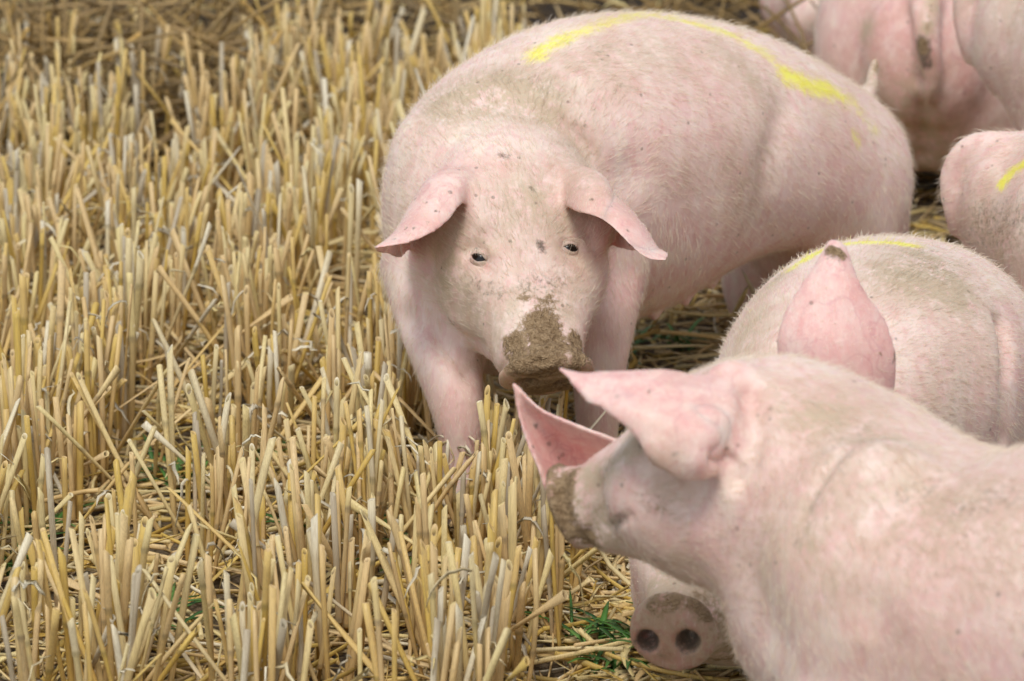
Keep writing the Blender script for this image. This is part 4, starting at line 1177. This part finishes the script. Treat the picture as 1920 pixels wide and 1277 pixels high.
# ------------------------------------------------------------------ single straws that stand out
def single(label, ends, r, tint, dd=0.0, bow=0.0, along=.8, sides=8, flat=.8, name='straw_stem'):
    """ends: pixel of the foot on the soil, pixel of the tip; dd: how much nearer the tip is than the foot"""
    a = gpt(*ends[0]); d = project(a)[2]
    b = P(ends[1][0], ends[1][1], d - dd)
    a[2] = max(a[2], ground_z(a[0], a[1]) + .004)
    k = np.linspace(0, 1, 9)[:, None]
    n = nz(np.cross(b - a, FWD))
    pts = a + (b - a) * k + n * bow * np.sin(k * math.pi) * np.linalg.norm(b - a)
    rs = np.ones(9); rs[5] = 1.22; rs[8] = .9
    v, f, t, al, di = tube(pts, r, tint, sides, flat, rs)
    al = np.repeat(np.linspace(.25, 1, 9), sides); di = np.repeat([.3, 0, 0, 0, 0, .45, 0, 0, .15], sides)
    o = link(bpy.data.objects.new(name, straw_mesh(name, [(v - a, f, t, al, di)])))
    o.location = a
    tag(o, label, 'straw', 'single loose straws')

single('thick brown straw leaning left, longer of the leaning pair before the pig\'s front leg', [(878, 1090), (780, 910)], .0052, .22, .02)
single('shorter brown straw leaning left, right beneath the longer one before the pig\'s leg', [(864, 1092), (794, 960)], .0044, .30, .0)
single('white upright straw with a frayed top in front of the facing pig\'s leg', [(832, 1000), (841, 822)], .0034, .93, .02, .01)
single('greenish pale straw leaning right, just left of the brown leaning pair', [(748, 1075), (808, 884)], .0042, .70, .02)
single('short brown straw leaning right, crossing below the brown leaning pair', [(766, 1140), (834, 983)], .0040, .20, .02)
single('long pale straw leaning right over the bare gap at the lower left', [(192, 1050), (290, 800)], .0044, .76, .03)
single('fallen pale straw sloping down to the right across the bare gap', [(285, 1192), (172, 1043)], .0044, .66, .10)
single('yellow straw lying low and rising to the right in the bare gap', [(168, 1118), (292, 966)], .0036, .45, .06)
single('thin tall yellow straw standing alone beside the near pig\'s snout', [(1052, 1250), (1032, 900)], .0030, .12, .06, .01)
single('long whitish straw standing before the muddy snout of the facing pig', [(958, 880), (917, 702)], .0040, .80, .04)
single('long bent pale straw leaning right far back among the rows', [(455, 400), (545, 190)], .0048, .66, .05, .05)
single('bright yellow broken straw lying in the gap left of the facing pig', [(540, 470), (425, 402)], .0050, .12, .05, .04)
single('long tan straw leaning right near the top of the field', [(520, 290), (592, 40)], .0046, .40, .05)
single('pale straw lying flat from the under pig\'s cheek to the left', [(1062, 1098), (1150, 1083)], .0028, .80, .0)
single('golden straw lying on the trampled ground below the round snout', [(1185, 1277), (1040, 1225)], .0038, .10, .0)
single('thick pale straw with a joint lying beside the round snout', [(1165, 1262), (1085, 1180)], .0042, .66, .0)

def leaf_thing(label, pts, w, tint, name='dry_leaf'):
    pts = catmull(np.array(pts), 4); a = pts[0].copy()
    o = link(bpy.data.objects.new(name, straw_mesh(name, [ribbon(pts - a, w, tint, -FWD, .25)])))
    o.location = a; tag(o, label, 'dry leaf')
d = project(gpt(250, 260))[2]
leaf_thing('broad pale dry leaf leaning right near the top left', [gpt(238, 262), P(262, 190, d - .02), P(288, 145, d - .03), P(318, 92, d - .02)], .011, .80)
d = project(gpt(395, 190))[2]
leaf_thing('whitish dry leaf hanging straight down at the dark top left', [P(166, 105, d), P(172, 70, d), P(182, 35, d), gpt(190, 60)], .008, .93)
# frayed tuft on the white straw
d = project(gpt(832, 1000))[2] - .02
parts = []; q = np.random.default_rng(5)
top = P(841, 824, d); root0 = top.copy()
for tx, ty, bend in ((806, 826, -8), (818, 850, -4), (898, 862, 6), (880, 846, -10), (872, 792, -14), (892, 806, 5), (868, 838, 8), (905, 838, -6), (850, 860, 3), (890, 826, -12)):
    mid = (top + P(tx, ty, d)) / 2 + UPV * (-bend / FPX * d)
    pts = catmull(np.array([top, mid, P(tx, ty, d - q.uniform(-.02, .03)), P(tx + q.normal(0, 10), ty + 14, d)]), 4)
    parts.append(ribbon(pts - root0, q.uniform(.0008, .0018), float(q.choice([.8, .93, .9])), -FWD + q.normal(0, .5, 3), .6))
o = link(bpy.data.objects.new('frayed_straw_tuft', straw_mesh('frayed_straw_tuft', parts))); o.location = root0
tag(o, 'curled frayed tuft of dry sheaths in front of the facing pig\'s foot', 'straw tuft')
